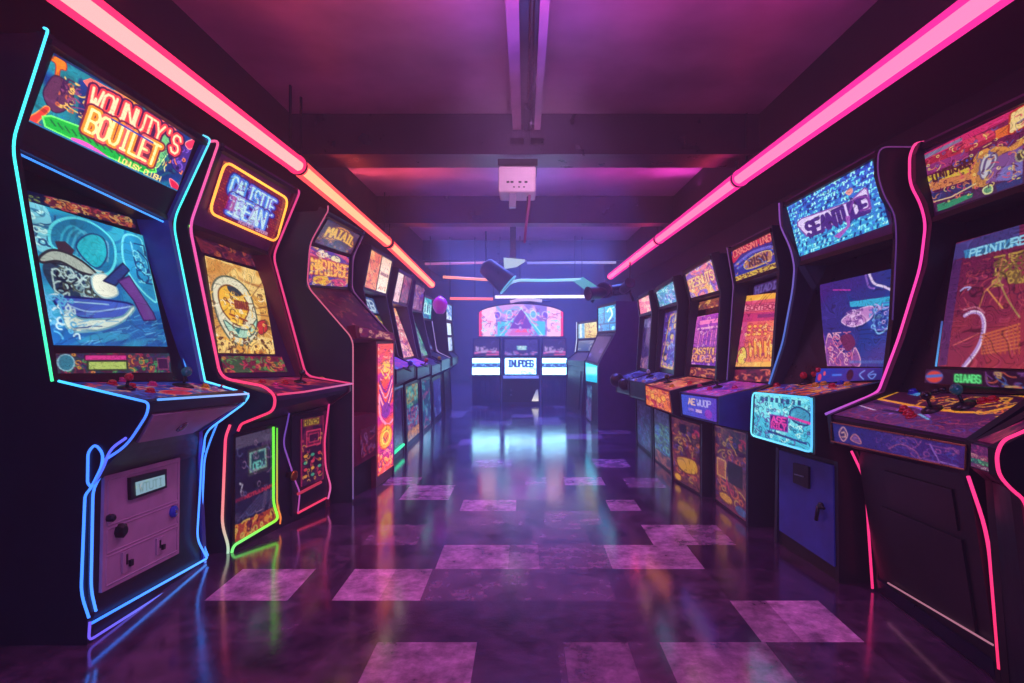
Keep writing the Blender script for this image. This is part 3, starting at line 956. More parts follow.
BTN = {'red': plastic('red', (.8, .1, .15)), 'yellow': plastic('yellow', (.9, .7, .1)), 'blue': plastic('blue', (.1, .25, .8)),
       'pink': plastic('pink', (.85, .2, .5)), 'teal': plastic('teal', (.08, .55, .5)), 'white': plastic('white', (.8, .8, .8)), 'black': plastic('black', (.04, .04, .05))}
XB = 2.04     # cabinets stand with their backs at this distance from the aisle's centre line

class Cab: pass

def cabinet(name, label, side, near, far, dn, df, body=BLACKP, sidem=None, group=None, recess=0.12, rec2=0.03, t=0.028, outn=None, outf=None, foot=True, cpm=None, bz=None, cat='arcade machine', lipm=None, frm=None, mqm=None, apm=None, near_back=None, inner=None):
    """Upright arcade machine from its two side profiles. near/far: photo positions of T top, B under the sign, C side edge at the control
    panel, P panel front, L lip, M apron foot, K top of the front panel, F floor; dn/df: (depth low, depth at the top) of each side."""
    sg = -1 if side == 'L' else 1
    c = Cab(); c.sg = sg
    order = [k for k in 'TBCPLMKF' if k in near]
    def pts(d, dd):
        out = {}
        for k in order:
            dep = dd[1] if k in 'TB' else dd[0]
            p = W(d[k][0], d[k][1], dep)
            if k == 'F': p.z = 0.0
            out[k] = p
        return out
    c.N, c.F = pts(near, dn), pts(far, df)
    for k in 'LMK':
        for dct in (c.N, c.F):
            if k not in dct: dct[k] = dct[{'L': 'P', 'M': 'L', 'K': 'M'}[k]].copy()
    base = Vector((sg * 1.6, (dn[0] + df[0]) / 2, 0))
    o = thing(name, label, cat, base, group)
    c.o = o
    sidem = sidem or body
    # side panels
    c.out = {}
    for who, P, dd, extra, dirn in (('near', c.N, dn, outn, 1), ('far', c.F, df, outf, -1)):
        if extra:
            line = [W(x, y, dd[1] if y < extra[1] else dd[0]) for x, y in extra[0]] + [P['F']]
        else:
            line = [P[k] for k in order]
        c.out[who] = line
        zt = line[0].z
        bx = near_back if (near_back and who == 'near') else XB
        poly = line + [Vector((sg * bx, dd[0], 0)), Vector((sg * bx, dd[1], zt - 0.02))]
        n = len(poly)
        a = [Vector(p) for p in poly]
        b = [p + Vector((0, dirn * t, 0)) for p in poly]
        fs = [tuple(range(n)), tuple(range(2 * n - 1, n - 1, -1))] + [(i, i + n, (i + 1) % n + n, (i + 1) % n) for i in range(n)]
        link_mesh('side_panel', a + b, fs, sidem if who == 'near' or inner is None else inner, o)
    # panels between the sides
    def pa(k1, k2, b1=0.0, b2=0.0, shift=0.0, P1=None, P2=None):
        n1 = (c.N[k1] + Vector((sg * b1, 0, 0))); f1 = (c.F[k1] + Vector((sg * b1, 0, 0)))
        n2 = (c.N[k2] + Vector((sg * b2, 0, 0))); f2 = (c.F[k2] + Vector((sg * b2, 0, 0)))
        if sg < 0: return Patch(n1, f1, f2, n2, shift)
        return Patch(f1, n1, n2, f2, shift)
    wd = abs(df[0] - dn[0]); e = 0.5 * t / wd
    c.e = e
    q = [(e, 0), (1 - e, 0), (1 - e, 1), (e, 1)]
    c.q = q
    c.mq = pa('T', 'B', shift=-0.012)
    c.mqo = slab('marquee_frame', c.mq, mqm or body, o, q, 0, -0.05)
    c.so = pa('B', 'B', 0.0, recess)
    slab('marquee_underside', c.so, body, o, q, 0, -0.02)
    c.sc = pa('B', 'C', recess, rec2)
    c.sco = slab('monitor_bezel', c.sc, bz or BEZEL, o, q, 0, -0.03, 6)
    c.cp = pa('C', 'P', rec2, 0.0, shift=-0.004)
    c.cpo = slab('control_panel', c.cp, cpm or body, o, q, 0, -0.03)
    if 'L' in near:
        c.lip = pa('P', 'L', shift=-0.004); c.lipo = slab('control_front', c.lip, lipm or body, o, q, 0, -0.03)
    if 'M' in near:
        c.ap = pa('L', 'M', shift=-0.004); c.apo = slab('apron', c.ap, apm or body, o, q, 0, -0.03)
    if 'K' in near:
        c.th = pa('M', 'K', shift=-0.006); slab('apron_underside', c.th, body, o, q, 0, -0.03)
    c.fr = pa('K', 'F', shift=-0.008)
    c.fro = slab('front_panel', c.fr, frm or body, o, q, 0, -0.03)
    # lid and back
    zt = (c.N['T'].z + c.F['T'].z) / 2
    tb = [Vector((sg * XB, c.N['T'].y, c.N['T'].z - .02)), Vector((sg * XB, c.F['T'].y, c.F['T'].z - .02))]
    lid = Patch(tb[0], tb[1], c.F['T'], c.N['T'], -0.012) if sg < 0 else Patch(tb[1], tb[0], c.N['T'], c.F['T'], -0.012)
    slab('lid', lid, body, o, q, 0, -0.02, 2)
    bk = [Vector((sg * (XB - .02), c.N['F'].y, 0)), Vector((sg * (XB - .02), c.F['F'].y, 0))]
    bp = Patch(bk[0] + Vector((0, 0, c.N['T'].z - .03)), bk[1] + Vector((0, 0, c.F['T'].z - .03)), bk[1], bk[0])
    slab('back_board', bp, body, o, q, 0.01, -0.01, 2)
    return c

def PX(zx, zy, ox, oy, sc): return (ox + zx / sc, oy + zy / sc)

def button(pa, px, parent, col, r=0.013, h=0.012):
    u, v = pa.inv(*px)
    p, n = pa.p(u, v, 0.002), pa.n(u, v)
    m = MB()
    m.rev(p, n, [(r * 1.35, 0), (r * 1.35, h * .35), (r * 1.1, h * .5)], 16, 0)
    m.rev(p + n * h * .4, n, [(r, 0), (r, h * .6), (r * .8, h * .85), (r * .3, h)], 16, 0)
    return m.build('button', BTN[col], parent, True)

def joystick(pa, px, parent, col, h=0.07, r=0.017, lean=(0, 0)):
    u, v = pa.inv(*px)
    p = pa.p(u, v, 0.002); n = (pa.n(u, v) + Vector((lean[0], lean[1], 0))).normalized()
    m = MB()
    m.rev(p, pa.n(u, v), [(r * 2.0, 0), (r * 1.9, .006), (r * .8, .014)], 18, 0)
    m.rev(p, n, [(.006, 0), (.005, h * .8)], 10, 0)
    m.rev(p + n * h * .72, n, [(r * math.sin(math.pi * k / 8), r * (1 - math.cos(math.pi * k / 8))) for k in range(9)], 16, 1)
    return m.build('joystick', [RUBBER, BTN[col]], parent, True)

def coin_slot(pa, uv, parent, w=0.05, h=0.06, m0=None):
    """Coin mechanism: plate with a slot and a return button."""
    u, v = uv
    p, n = pa.p(u, v, 0.018), pa.n(u, v)
    tl, tr, br, bl = pa.c
    du, dv = (tr - tl).normalized(), (bl - tl).normalized()
    def blk(cx, cy, sx, sy, o0, o1, mi, mb):
        vs = []
        for off in (o0, o1):
            for a, b in ((-1, -1), (1, -1), (1, 1), (-1, 1)):
                vs.append(p + du * (cx + a * sx / 2) + dv * (cy + b * sy / 2) + n * off)
        mb.add(vs, [(0, 1, 2, 3), (7, 6, 5, 4), (0, 4, 5, 1), (1, 5, 6, 2), (2, 6, 7, 3), (3, 7, 4, 0)], mi)
    mb = MB()
    blk(0, 0, w, h, 0, .006, 0, mb)
    blk(-w * .12, -h * .1, w * .12, h * .5, .006, .009, 1, mb)
    blk(w * .2, h * .15, w * .3, h * .3, .006, .014, 1, mb)
    return mb.build('coin_slot', [m0 or MAUVEP, RUBBER], parent)

AM = art_mat
def zq(ox, oy, sc, *pts): return [(ox + x / sc, oy + y / sc) for x, y in pts]

G_TEAL = [(.05, .75, .9), (.05, .9, .75)]
G_GREEN = [(.06, .85, .8), (.05, .85, .35)]
G_BLUE = (.04, .17, 1.0)
G_RED = (1.0, .05, .16)
G_PINK = (1.0, .10, .42)

# ================================================================== left row
# --- 1: big blue neon machine
c = cabinet('arcade_cabinet', 'tall navy arcade machine outlined in blue and green neon, with a mauve coin door', 'L',
    dict(T=(48, 32), B=(12, 145), C=(52, 381), P=(148, 402), L=(146, 414), M=(126, 445), K=(89, 486), F=(87, 646)),
    dict(T=(210, 140), B=(172, 222), C=(204, 381), P=(249, 394), L=(243, 403), M=(203, 431), K=(202, 455), F=(207, 566)),
    (1.81, 1.81), (2.50, 2.56), body=NAVYP, recess=0.13, rec2=0.05, inner=BLUEP)
L1 = c
qm = c.mq.quad(zq(10, 30, 3.795, (160, 85), (705, 395), (630, 610), (65, 345)))
tr = Trace(c.mq, qm, 10, 30, 3.795)
art('marquee_glass', c.mq, qm, a_marquee_beasts(tr), c.mqo, AM(1.55), .006, etch=.25)
qs = c.sc.quad(zq(10, 170, 3.105, (50, 98), (408, 205), (485, 550), (130, 545)))
tr = Trace(c.sc, qs, 10, 170, 3.105)
art('screen', c.sc, qs, a_screen_sea(tr), c.sco, AM(1.25), .006, etch=.18)
qt = c.sc.quad(zq(10, 170, 3.105, (40, 62), (385, 150), (390, 185), (48, 100)))
cv = CV(150, 26, C(14, 20, 60))
cv.blob([(.14, .5), (.3, .1), (.7, .15), (.98, .6), (.9, .95), (.5, .8), (.2, .85)], C(110, 40, 60)).scrib(80, 4, [C(230, 120, 60), C(190, 60, 80), C(240, 190, 110)], .15, .1, .95, .9, .4, .07)
cv.scrib(10, 5, [C(140, 160, 60)], .0, .2, .1, .8, .3, .06)
art('title_card', c.sc, qt, cv, c.sco, AM(.75), .004)
qb = c.sc.quad([(54, 354), (168, 354), (170, 373), (55, 374)])
art('instruction_card', c.sc, qb, a_strip_left(None), c.sco, AM(.85), .006)
art('panel_overlay', c.cp, [(.06, .04), (.97, .04), (.97, .95), (.06, .95)], a_panel_left(None), c.cpo, print_mat(.35), .003)
slab('apron_plate', c.ap, MAUVEP, c.apo, [(.06, .06), (.95, .06), (.80, .97), (.10, .97)], .008, 0)
u, v = c.ap.inv(180, 425)
MB().rev(c.ap.p(u, v, .006), c.ap.n(), [(.024, 0), (.022, .008), (.01, .012)], 16).rev(c.ap.p(u, v, .012), c.ap.n(), [(.009, 0), (.009, .006)], 12, 1).build('lock', [CHROME, RUBBER], c.apo, True)
for px, col in (((112, 385), 'red'), ((122, 382), 'pink'), ((131, 388), 'red'), ((150, 393), 'red'), ((152, 386), 'pink'), ((205, 388), 'yellow'), ((214, 391), 'white'), ((222, 389), 'red')):
    button(c.cp, px, c.cpo, col)
joystick(c.cp, (183, 387), c.cpo, 'teal', .055, .02)
joystick(c.cp, (126, 390), c.cpo, 'red', .04, .014)
# coin door
qd = c.fr.quad(zq(70, 420, 2.846, (82, 160), (300, 107), (297, 380), (74, 492)))
def grow(q, m): 
    cx = sum(a for a, b in q) / 4; cy = sum(b for a, b in q) / 4
    return [(cx + (a - cx) * (1 + m), cy + (b - cy) * (1 + m)) for a, b in q]
slab('coin_door_frame', c.fr, BLACKP, c.fro, grow(qd, .12), .008, 0)
door = slab('coin_door', c.fr, MAUVEP, c.fro, qd, .018, .002)
# children of the coin door sit under the front panel's door
def on(q, u, v): return quv(q, u, v)
def sub(q, a, b): return [quv(q, a[0], a[1]), quv(q, b[0], a[1]), quv(q, b[0], b[1]), quv(q, a[0], b[1])]
for (a, b) in (((.04, .04), (.96, .44)), ((.04, .47), (.96, .68)), ((.04, .71), (.96, .96))):
    ring('door_seam', c.fr, MAUVEP, c.fro, sub(qd, a, b), .003, .018)
slab('display_frame', c.fr, RUBBER, c.fro, c.fr.quad(zq(70, 420, 2.846, (147, 165), (252, 140), (253, 193), (149, 228))), .03, .01)
cv = CV(50, 20, C(170, 205, 190)); cv.psy([C(180, 220, 190), C(150, 190, 210), C(210, 200, 190)], 3, 2, 1, .6).text('WTUTI', .1, .2, .9, .8, C(110, 150, 150), .06)
art('display', c.fr, c.fr.quad(zq(70, 420, 2.846, (158, 178), (244, 156), (245, 188), (160, 216))), cv, c.fro, AM(.75), .033)
coin_slot(c.fr, quv(qd, .27, .82), c.fro, .055, .07)
coin_slot(c.fr, quv(qd, .70, .82), c.fro, .05, .06)
for px, w in (((123 / 2.846 + 70, 420 + 315 / 2.846), .03), ((92 / 2.846 + 70, 420 + 279 / 2.846), .016)):
    u, v = c.fr.inv(*px)
    MB().rev(c.fr.p(u, v, .016), c.fr.n(), [(w * .8, 0), (w * .8, .018), (w * .5, .024)], 8).build('latch', RUBBER, c.fro)
u, v = c.fr.inv(70 + 278 / 2.846, 420 + 261 / 2.846)
MB().rev(c.fr.p(u, v, .016), c.fr.n(), [(.022, 0), (.022, .012), (.018, .016)], 18).rev(c.fr.p(u, v, .03), c.fr.n(), [(.006, 0), (.006, .004)], 8, 1).build('key_lock', [BTN['blue'], CHROME], c.fro, True)
# neon
o = c.o; N, Fr = c.N, c.F
def LW(d, *pts): return [W(x, y, d) for x, y in pts]
fx = Vector((.012, -.014, 0))
neon('neon_edge', [N['T'] + Vector((-.012, .0, .012)), N['T'] + fx, N['B'] + fx, N['C'] + fx], .0042, [(.06, .62, 1.0), (.05, .85, .9), (.05, .8, .55), (.05, .85, .30)], 1.9, o, .05)
neon('neon_edge', [Fr['T'] + Vector((-.03, -.0, .02)), Fr['T'] + fx, Fr['B'] + fx, Fr['C'] + fx], .0042, [(.1, .6, .85), (.05, .8, .75), (.05, .8, .8), (.1, .75, .9)], 1.6, o, .06)
neon('neon_edge', [N['C'] + Vector((.02, 0, 0)), N['P'] + fx, N['L'] + fx, N['M'] + fx, W(103, 461, 1.81)], .0040, [(.05, .5, 1.0), (.06, .34, 1), (.04, .14, 1), (.05, .15, 1)], 2.0, o, .05)
neon('neon_edge', [Fr['C'] + fx, Fr['P'] + fx, Fr['L'] + fx, Fr['M'] + fx * 2, W(204, 452, 2.5)], .0040, [(.1, .6, 1.0), (.08, .4, 1), (.05, .2, 1)], 2.0, o, .05)
neon('neon_edge', [N['P'] + Vector((.012, .03, .004)), Fr['P'] + Vector((.012, -.03, .004))], .004, [(.1, .35, 1), (.4, .5, 1)], 1.3, o)
D0 = 1.806
neon('neon_loop', LW(D0, (91, 487), (87.5, 483), (88, 452), (95, 444), (103, 453), (102, 466), (91, 488), (85, 495), (81, 594), (89, 618)), .0040, [G_BLUE, (.04, .20, 1)], 2.2, o, .04)
neon('neon_loop', [c.fr.at(x, y, .012) for x, y in ((103, 472), (93, 489), (91, 590), (96, 611))], .0040, [G_BLUE, (.05, .22, 1)], 2.2, o, .04)
neon('neon_loop', LW(D0, (126, 438), (110, 449), (103, 469), (94, 484)), .0040, [(.1, .1, 1), (.04, .12, 1)], 1.8, o, .04)
neon('neon_loop', [c.fr.at(x, y, .02) for x, y in ((205, 438), (202, 458), (197, 539), (207, 558))], .0040, [(.04, .20, 1), (.06, .24, 1)], 2.2, o, .04)
neon('neon_loop', [Fr['M'] + Vector((.06, .0, .03)), W(210, 441, 2.49), W(204.5, 458, 2.49), W(200.5, 537, 2.49), W(208, 556, 2.49)], .0040, [(.04, .20, 1), (.06, .24, 1)], 2.0, o, .05)
neon('neon_bar', [c.fr.at(x, y, .012) for x, y in ((92, 623), (206, 559))], .0045, [(.03, .17, 1), (.07, .30, 1)], 2.3, o)
neon('neon_bar', [c.fr.at(x, y, .012) for x, y in ((90, 622), (88.5, 641), (205, 567), (205.5, 561))], .004, [(.16, .1, .9), (.12, .1, .9), (.1, .25, 1)], 1.3, o, .02)
neon('neon_strip', [c.so.p(.03, .15, .008), c.so.p(.97, .15, .008)], .0040, [(.04, .22, .9), (.05, .3, 1)], 1.7, o)
neon('neon_strip', [c.sc.p(.965, .03, .01), c.sc.p(.965, .97, .01)], .004, [(.04, .2, .9), (.05, .3, 1)], 1.2, o)

# --- 2: yellow-framed brick sign, two pedestals
c = cabinet('arcade_cabinet', 'arcade machine with yellow neon framed brick sign and two front panels under one control desk', 'L',
    dict(T=(222, 143), B=(187, 226), C=(218, 378), P=(273, 396), L=(271, 411), K=(237, 428), F=(228, 563)),
    dict(T=(299, 189), B=(271, 256), C=(304, 376), P=(351, 384), L=(351, 391), K=(330, 406), F=(330, 500)),
    (2.59, 2.64), (3.32, 3.32), body=NAVYP, sidem=NAVYP, recess=0.10, rec2=0.03, mqm=VIOLETP, bz=PLUMP, inner=REDP, cpm=PLUMP)
o = c.o; N, Fr = c.N, c.F
qm = c.mq.quad(zq(185, 140, 5.464, (205, 108), (552, 318), (485, 552), (116, 390)))
art('marquee_glass', c.mq, qm, a_brick_sign(None), c.mqo, AM(1.0), .006)
neon('neon_frame', [c.mq.p(*quv(qm, a, b), .016) for a, b in ((.5, .0), (1, 0), (1, 1), (0, 1), (0, 0), (.5, 0))], .0062, [(1, .5, .06), (1, .42, .05), (1, .28, .04), (1, .4, .06), (1, .36, .05), (1, .5, .06)], 1.9, c.mqo, .05)
qs = c.sc.quad(zq(185, 220, 4.016, (75, 145), (300, 210), (358, 540), (130, 535)))
tr = Trace(c.sc, qs, 185, 220, 4.016)
art('screen', c.sc, qs, a_screen_car(tr), c.sco, AM(1.1), .006)
art('title_card', c.sc, c.sc.quad(zq(185, 220, 4.016, (35, 60), (280, 130), (295, 195), (65, 130))), a_busy(90, 30, [C(90, 30, 60), C(130, 40, 60), C(70, 25, 60)], [C(220, 70, 60), C(160, 60, 90), C(230, 120, 60)], 5, 3, 26, .3, .05), c.sco, AM(.7), .003)
art('instruction_card', c.sc, c.sc.quad([(220, 356), (281, 357), (287, 372), (223, 373)]), a_busy(80, 26, [C(150, 30, 60), C(60, 90, 60), C(120, 30, 60)], [C(90, 160, 80), C(230, 60, 90), C(230, 150, 60)], 15, 3, 50, .3, .06), c.sco, AM(.8), .004)
art('panel_overlay', c.cp, inset(.05, .06), a_busy(90, 40, [C(120, 25, 60), C(60, 25, 80), C(150, 40, 60)], [C(230, 90, 80), C(60, 20, 70), C(230, 60, 120)], 25, 2.5, 50, .3, .04), c.cpo, print_mat(.3), .003)
for px, col in (((262, 383), 'red'), ((275, 386), 'pink'), ((285, 384), 'red'), ((322, 380), 'yellow')): button(c.cp, px, c.cpo, col, .014)
joystick(c.cp, (300, 383), c.cpo, 'black', .05, .017)
dr = slab('coin_door', c.fr, BLACKP, c.fro, c.fr.quad([(231, 434), (274, 424), (279, 521), (230, 548)]), .012, 0)
art('coin_door_art', c.fr, c.fr.quad([(232.6, 437), (271.5, 427), (277.5, 518), (232, 542)]), a_coin_art(), c.fro, AM(.62), .016)
sd = slab('service_door', c.fr, NAVYP, c.fro, c.fr.quad([(290, 416), (328, 410), (328, 493), (290, 516)]), .012, 0)
art('service_door_art', c.fr, c.fr.quad([(298, 419), (321, 415), (321, 479), (298, 487)]), a_service_art(), c.fro, AM(.7), .016)
u, v = c.fr.inv(288, 475)
MB().rev(c.fr.p(u, v, 0), c.fr.n(), [(.016, 0), (.014, .02), (.026, .03), (.026, .04), (.015, .045)], 14).build('door_knob', paint('brass', (.75, .5, .2), .3, metal=1.0), c.fro, True)
fx = Vector((.012, 0, 0))
neon('neon_edge', [N['T'] + Vector((-.09, 0, .0)), N['T'] + Vector((-.01, 0, .015)), N['B'] + fx, N['C'] + fx, W(264, 386, 2.59), N['P'] + fx, N['L'] + fx, W(241, 424, 2.59), W(238, 431, 2.59)], .006, [(1, .12, .3), (.8, .1, .45), (.9, .08, .3), (1, .05, .18), (1, .04, .14)], 1.25, o, .05)
neon('neon_edge', [Fr['T'] + Vector((-.08, 0, 0)), Fr['T'] + fx, Fr['B'] + fx, Fr['C'] + fx, Fr['P'] + fx], .006, [(.9, .06, .3), (1, .06, .25), (.9, .05, .2)], 1.0, o, .05)
neon('neon_edge', [N['P'] + Vector((.012, .02, .004)), W(303, 392, 2.8), Fr['P'] + Vector((.012, -.02, .004))], .005, [(1, .06, .2), (.7, .2, .5)], .9, o)
neon('neon_loop', LW(2.586, (230, 425), (225.5, 437), (222, 525), (228.5, 546), (227.5, 560)), .006, [(1, .08, .2), (1, .04, .14), (.3, .7, .5)], 1.3, o, .05)
neon('neon_bar', [c.fr.at(x, y, .02) for x, y in ((273.5, 427), (273.5, 503), (278.5, 519), (233, 546), (231, 558))], .006, [(.12, .75, .04), (.12, .8, .05), (.3, .9, .04), (.15, .8, .2)], 1.5, o, .03)
neon('neon_bar', [c.fr.at(x, y, .02) for x, y in ((277, 428), (277, 505), (281, 517), (280, 524))], .004, [(.12, .75, .04), (1, .2, .05)], 1.1, o, .03)
neon('neon_edge', [N['B'] + Vector((.0, .02, 0)), c.mq.p(.02, .98, .012)], .005, [(.1, .8, .1), (.2, .9, .1)], 1.2, o)
neon('neon_loop', [c.fr.at(x, y, .02) for x, y in ((329, 404), (324.5, 441), (325.5, 467), (331, 487), (328, 499))], .005, [(.9, .05, .3), (1, .06, .2), (.8, .15, .5)], 1.0, o, .04)
neon('neon_bar', [c.fr.at(x, y, .02) for x, y in ((298, 513), (326, 498))], .006, [(1, .05, .15)], 1.0, o)
neon('neon_bar', [c.fr.at(x, y, .02) for x, y in ((298, 494), (321, 482))], .008, [(.8, .05, .12)], .6, o)
neon('neon_loop', [c.fr.at(x, y, .02) for x, y in ((291, 402), (288, 420), (283, 443), (296, 483), (300, 492), (298, 512))], .004, [(.12, .06, .5), (.3, .1, .6), (.7, .1, .5)], .8, o, .04)

# --- 3: big slab-sided machine with the flame column
c = cabinet('arcade_cabinet', 'dark slab-sided arcade machine with stacked yellow signs over a glowing pink flame column', 'L',
    dict(T=(328, 211), B=(309, 243), C=(306, 286), P=(352, 339), F=(352, 500)),
    dict(T=(365, 232), B=(353, 257), C=(352, 290), P=(394.5, 339), F=(394.5, 474)),
    (3.38, 3.38), (4.10, 4.10), body=NAVYP, sidem=NAVYP, recess=.015, rec2=.01, cpm=REDP, inner=PLUMP)
o = c.o; N, Fr = c.N, c.F
bpy.data.objects.remove(c.fro, do_unlink=True)
qm = [(.1, .1), (.94, .1), (.94, .94), (.1, .94)]
cv = CV(70, 60, C(40, 25, 70)); cv.psy([C(45, 25, 75), C(80, 40, 60), C(35, 25, 80)], 3, 4, 1, .8)
cv.blob([(.1, .75), (.15, .35), (.45, .15), (.75, .25), (.95, .7), (.6, .62)], C(235, 150, 50)).blob([(.24, .65), (.35, .3), (.6, .3), (.82, .62), (.55, .5)], C(110, 50, 80))
cv.text('MAIAIL', .12, .36, .92, .68, C(250, 190, 60), .07, C(110, 40, 50), .13, arc=.1).scrib(40, 5, [C(220, 130, 60), C(90, 50, 120)], .02, .7, .98, .95, .12, .025)
art('marquee_glass', c.mq, qm, cv, c.mqo, AM(.95), .006)
cv = CV(70, 70, C(90, 50, 130)); cv.psy([C(130, 70, 150), C(230, 150, 80), C(80, 60, 160), C(220, 90, 130)], 2.4, 8, 1.4, 1)
cv.ell(.3, .12, .14, .12, C(240, 230, 210), 1, C(60, 60, 140), .03).ell(.62, .18, .14, .12, C(240, 225, 170), 1, C(60, 60, 140), .03)
cv.text('MARIBAGE', .04, .3, .98, .68, C(255, 190, 80), .055, C(170, 50, 70), .11).blob([(.1, .78), (.4, .72), (.45, .92), (.15, .95)], C(240, 180, 50)).blob([(.55, .8), (.9, .78), (.92, .95), (.6, .97)], C(220, 70, 120))
cv.scrib(60, 3, [C(255, 220, 150), C(80, 40, 120), C(200, 60, 100)], 0, 0, 1, 1, .12, .02)
art('title_glass', c.sc, [(.05, .04), (.93, .04), (.9, .92), (.06, .96)], cv, c.sco, AM(1.05), .006)
art('panel_overlay', c.cp, [(.08, .06), (.95, .06), (.95, .95), (.08, .95)], a_busy(60, 70, [C(110, 25, 65), C(70, 20, 60), C(95, 25, 55)], [C(190, 110, 80), C(60, 15, 50)], 8, 2, 40, .14, .016), c.cpo, print_mat(.25), .003)
slab('coin_tray', Patch(W(355, 325, 3.44), W(394, 333, 4.06), W(396, 341, 4.06), W(357, 338, 3.44)), REDP, c.cpo, FULL, .0, -.05)
art('coin_tray_art', Patch(W(355, 325, 3.44), W(394, 333, 4.06), W(396, 341, 4.06), W(357, 338, 3.44)), inset(.06, .1), a_busy(60, 16, [C(150, 40, 70), C(110, 30, 80)], [C(240, 170, 150), C(80, 20, 60)], 5, 3, 40, .5, .09), c.cpo, AM(.8), .005)
a, b = W(376, 341, 3.72), W(394, 340, 4.09)
xa, xb = W(376, 488, 3.72).x, W(393.5, 474, 4.09).x
col = Patch(Vector((xa, 3.72, .93)), Vector((xb, 4.085, .93)), Vector((xb, 4.085, .0)), Vector((xa, 3.72, .0)))
slab('pedestal', col, REDP, o, FULL, 0, -.72, 2)
art('column_glass', col, [(.06, .02), (.96, .02), (.96, .93), (.06, .93)], a_flame_column(), o, AM(1.35), .004)
bx = Patch(W(352, 417, 3.46), W(376, 413, 3.70), W(376, 455, 3.70), W(353, 468, 3.46))
slab('coin_box', bx, REDP, o, FULL, 0, -.4, 2)
art('coin_box_art', bx, [(.3, .3), (.95, .25), (.95, .85), (.32, .9)], a_busy(30, 30, [C(60, 15, 60), C(100, 20, 60)], [C(160, 90, 170), C(200, 60, 90)], 4, 3, 20, .3, .04), o, AM(.5), .004)
slab('base_board', Patch(W(353, 455, 3.44), W(375, 450, 3.71), Vector((xa, 3.71, 0)), Vector((W(353, 500, 3.44).x, 3.44, 0)), -.03), BLACKP, o, FULL, 0, -.05, 2)
slab('recess_board', Patch(Vector((-1.3, 3.41, .95)), Vector((-1.3, 3.72, .95)), Vector((-1.3, 3.72, 0)), Vector((-1.3, 3.41, 0))), REDP, o, FULL, 0, -.02, 2)
neon('edge_trim', [N['T'] + Vector((-.0, 0, .03)), N['T'], N['B'] + Vector((.006, 0, 0)), N['C'] + Vector((.006, 0, 0)), N['P'] + Vector((.006, 0, 0)), Vector((N['P'].x + .006, 3.38, 0.02))], .004, [(.8, .15, .3), (.9, .1, .3), (.9, .18, .3), (.8, .2, .35), (.5, .15, .4), (.2, .12, .4)], .8, o, .05)
neon('edge_trim', [Fr['T'] + Vector((-.1, 0, 0)), Fr['T'], Fr['B'], Fr['C'], Fr['P']], .004, [(.4, .12, .45), (.4, .1, .4)], .6, o, .05)

# --- farther machines of the left row
def generic(name, label, side, d1, d2, xf=0.92, h=1.70, zs=(1.45, .84, .74, .62, .56), xs=(1.13, 1.20, 1.08), body=NAVYP, **kw):
    sg = -1 if side == 'L' else 1
    zB, zC, zP, zL, zK = zs
    def prof(d):
        g = lambda x, z: (VPX + sg * x * F_PX / d, VPY - (z - EYE) * F_PX / d)
        return dict(T=g(xs[0], h), B=g(xs[1], zB), C=g(xs[2], zC), P=g(xf, zP), L=g(xf, zL), K=g(xf + .11, zK), F=g(xf + .09, 0))
    return cabinet(name, label, side, prof(d1), prof(d2), (d1, d1), (d2, d2), body=body, **kw)

c = generic('arcade_cabinet', 'purple-edged arcade machine just behind the flame column, with orange and white lit sign panes', 'L', 4.2, 4.92, h=1.62, zs=(1.30, .80, .72, .62, .56), xs=(1.10, 1.16, 1.06), body=PLUMP)
o = c.o
art('marquee_glass', c.mq, [(.06, .05), (.49, .05), (.49, .95), (.06, .95)], a_busy(26, 50, [C(240, 130, 70), C(250, 150, 80), C(235, 110, 70)], [C(255, 190, 120), C(200, 70, 60)], 3, 2, 24, .15, .025), c.mqo, AM(1.1), .006)
cv = CV(26, 50, C(250, 235, 210)); cv.grad(C(245, 200, 170), C(255, 240, 215)).text('NNUNUM', .1, .46, .9, .52, C(120, 50, 60), .025).text('AVI', .15, .82, .9, .9, C(220, 150, 110), .03)
art('marquee_glass', c.mq, [(.53, .05), (.96, .05), (.96, .95), (.53, .95)], cv, c.mqo, AM(1.25), .006)
art('title_card', c.sc, [(.1, .05), (.95, .05), (.95, .3), (.1, .3)], a_busy(40, 20, [C(40, 60, 120), C(60, 90, 150)], [C(190, 220, 240), C(30, 40, 90)], 5, 3, 10, .3, .05, 'MEB', C(210, 230, 250), (.15, .2, .9, .8), None, .1), c.sco, AM(1.0), .006)
art('screen', c.sc, [(.1, .34), (.95, .34), (.95, .95), (.1, .95)], a_busy(40, 50, [C(230, 130, 60), C(90, 60, 60), C(240, 170, 60), C(60, 80, 60)], [C(250, 210, 90), C(130, 60, 50), C(90, 160, 70)], 9, 2.5, 40, .15, .025), c.sco, AM(1.0), .006)
art('panel_overlay', c.cp, inset(.06), a_busy(40, 24, [C(80, 50, 150), C(120, 70, 180)], [C(60, 200, 230), C(220, 90, 160)], 6, 3, 30, .3, .05), c.cpo, print_mat(.5), .003)
joystick(c.cp, (407, 370), c.cpo, 'blue', .05, .02)
art('front_art', c.fr, [(.2, .06), (.94, .06), (.94, .9), (.2, .9)], a_busy(30, 60, [C(40, 30, 80), C(60, 35, 100), C(30, 30, 70)], [C(60, 90, 160), C(100, 50, 140)], 7, 2, 24, .12, .02), c.fro, AM(.55), .004)
neon('neon_bar', [c.fr.p(.22, .88, .015), c.fr.p(.9, .88, .015)], .012, [(.05, .9, .45)], 1.4, o)
neon('neon_loop', [c.fr.p(.16, .9, .015), c.fr.p(.16, .1, .015), c.fr.p(.4, .02, .015), c.fr.p(.95, .02, .015)], .008, [(.2, .1, .5), (.1, .25, .5)], .7, o, .06)

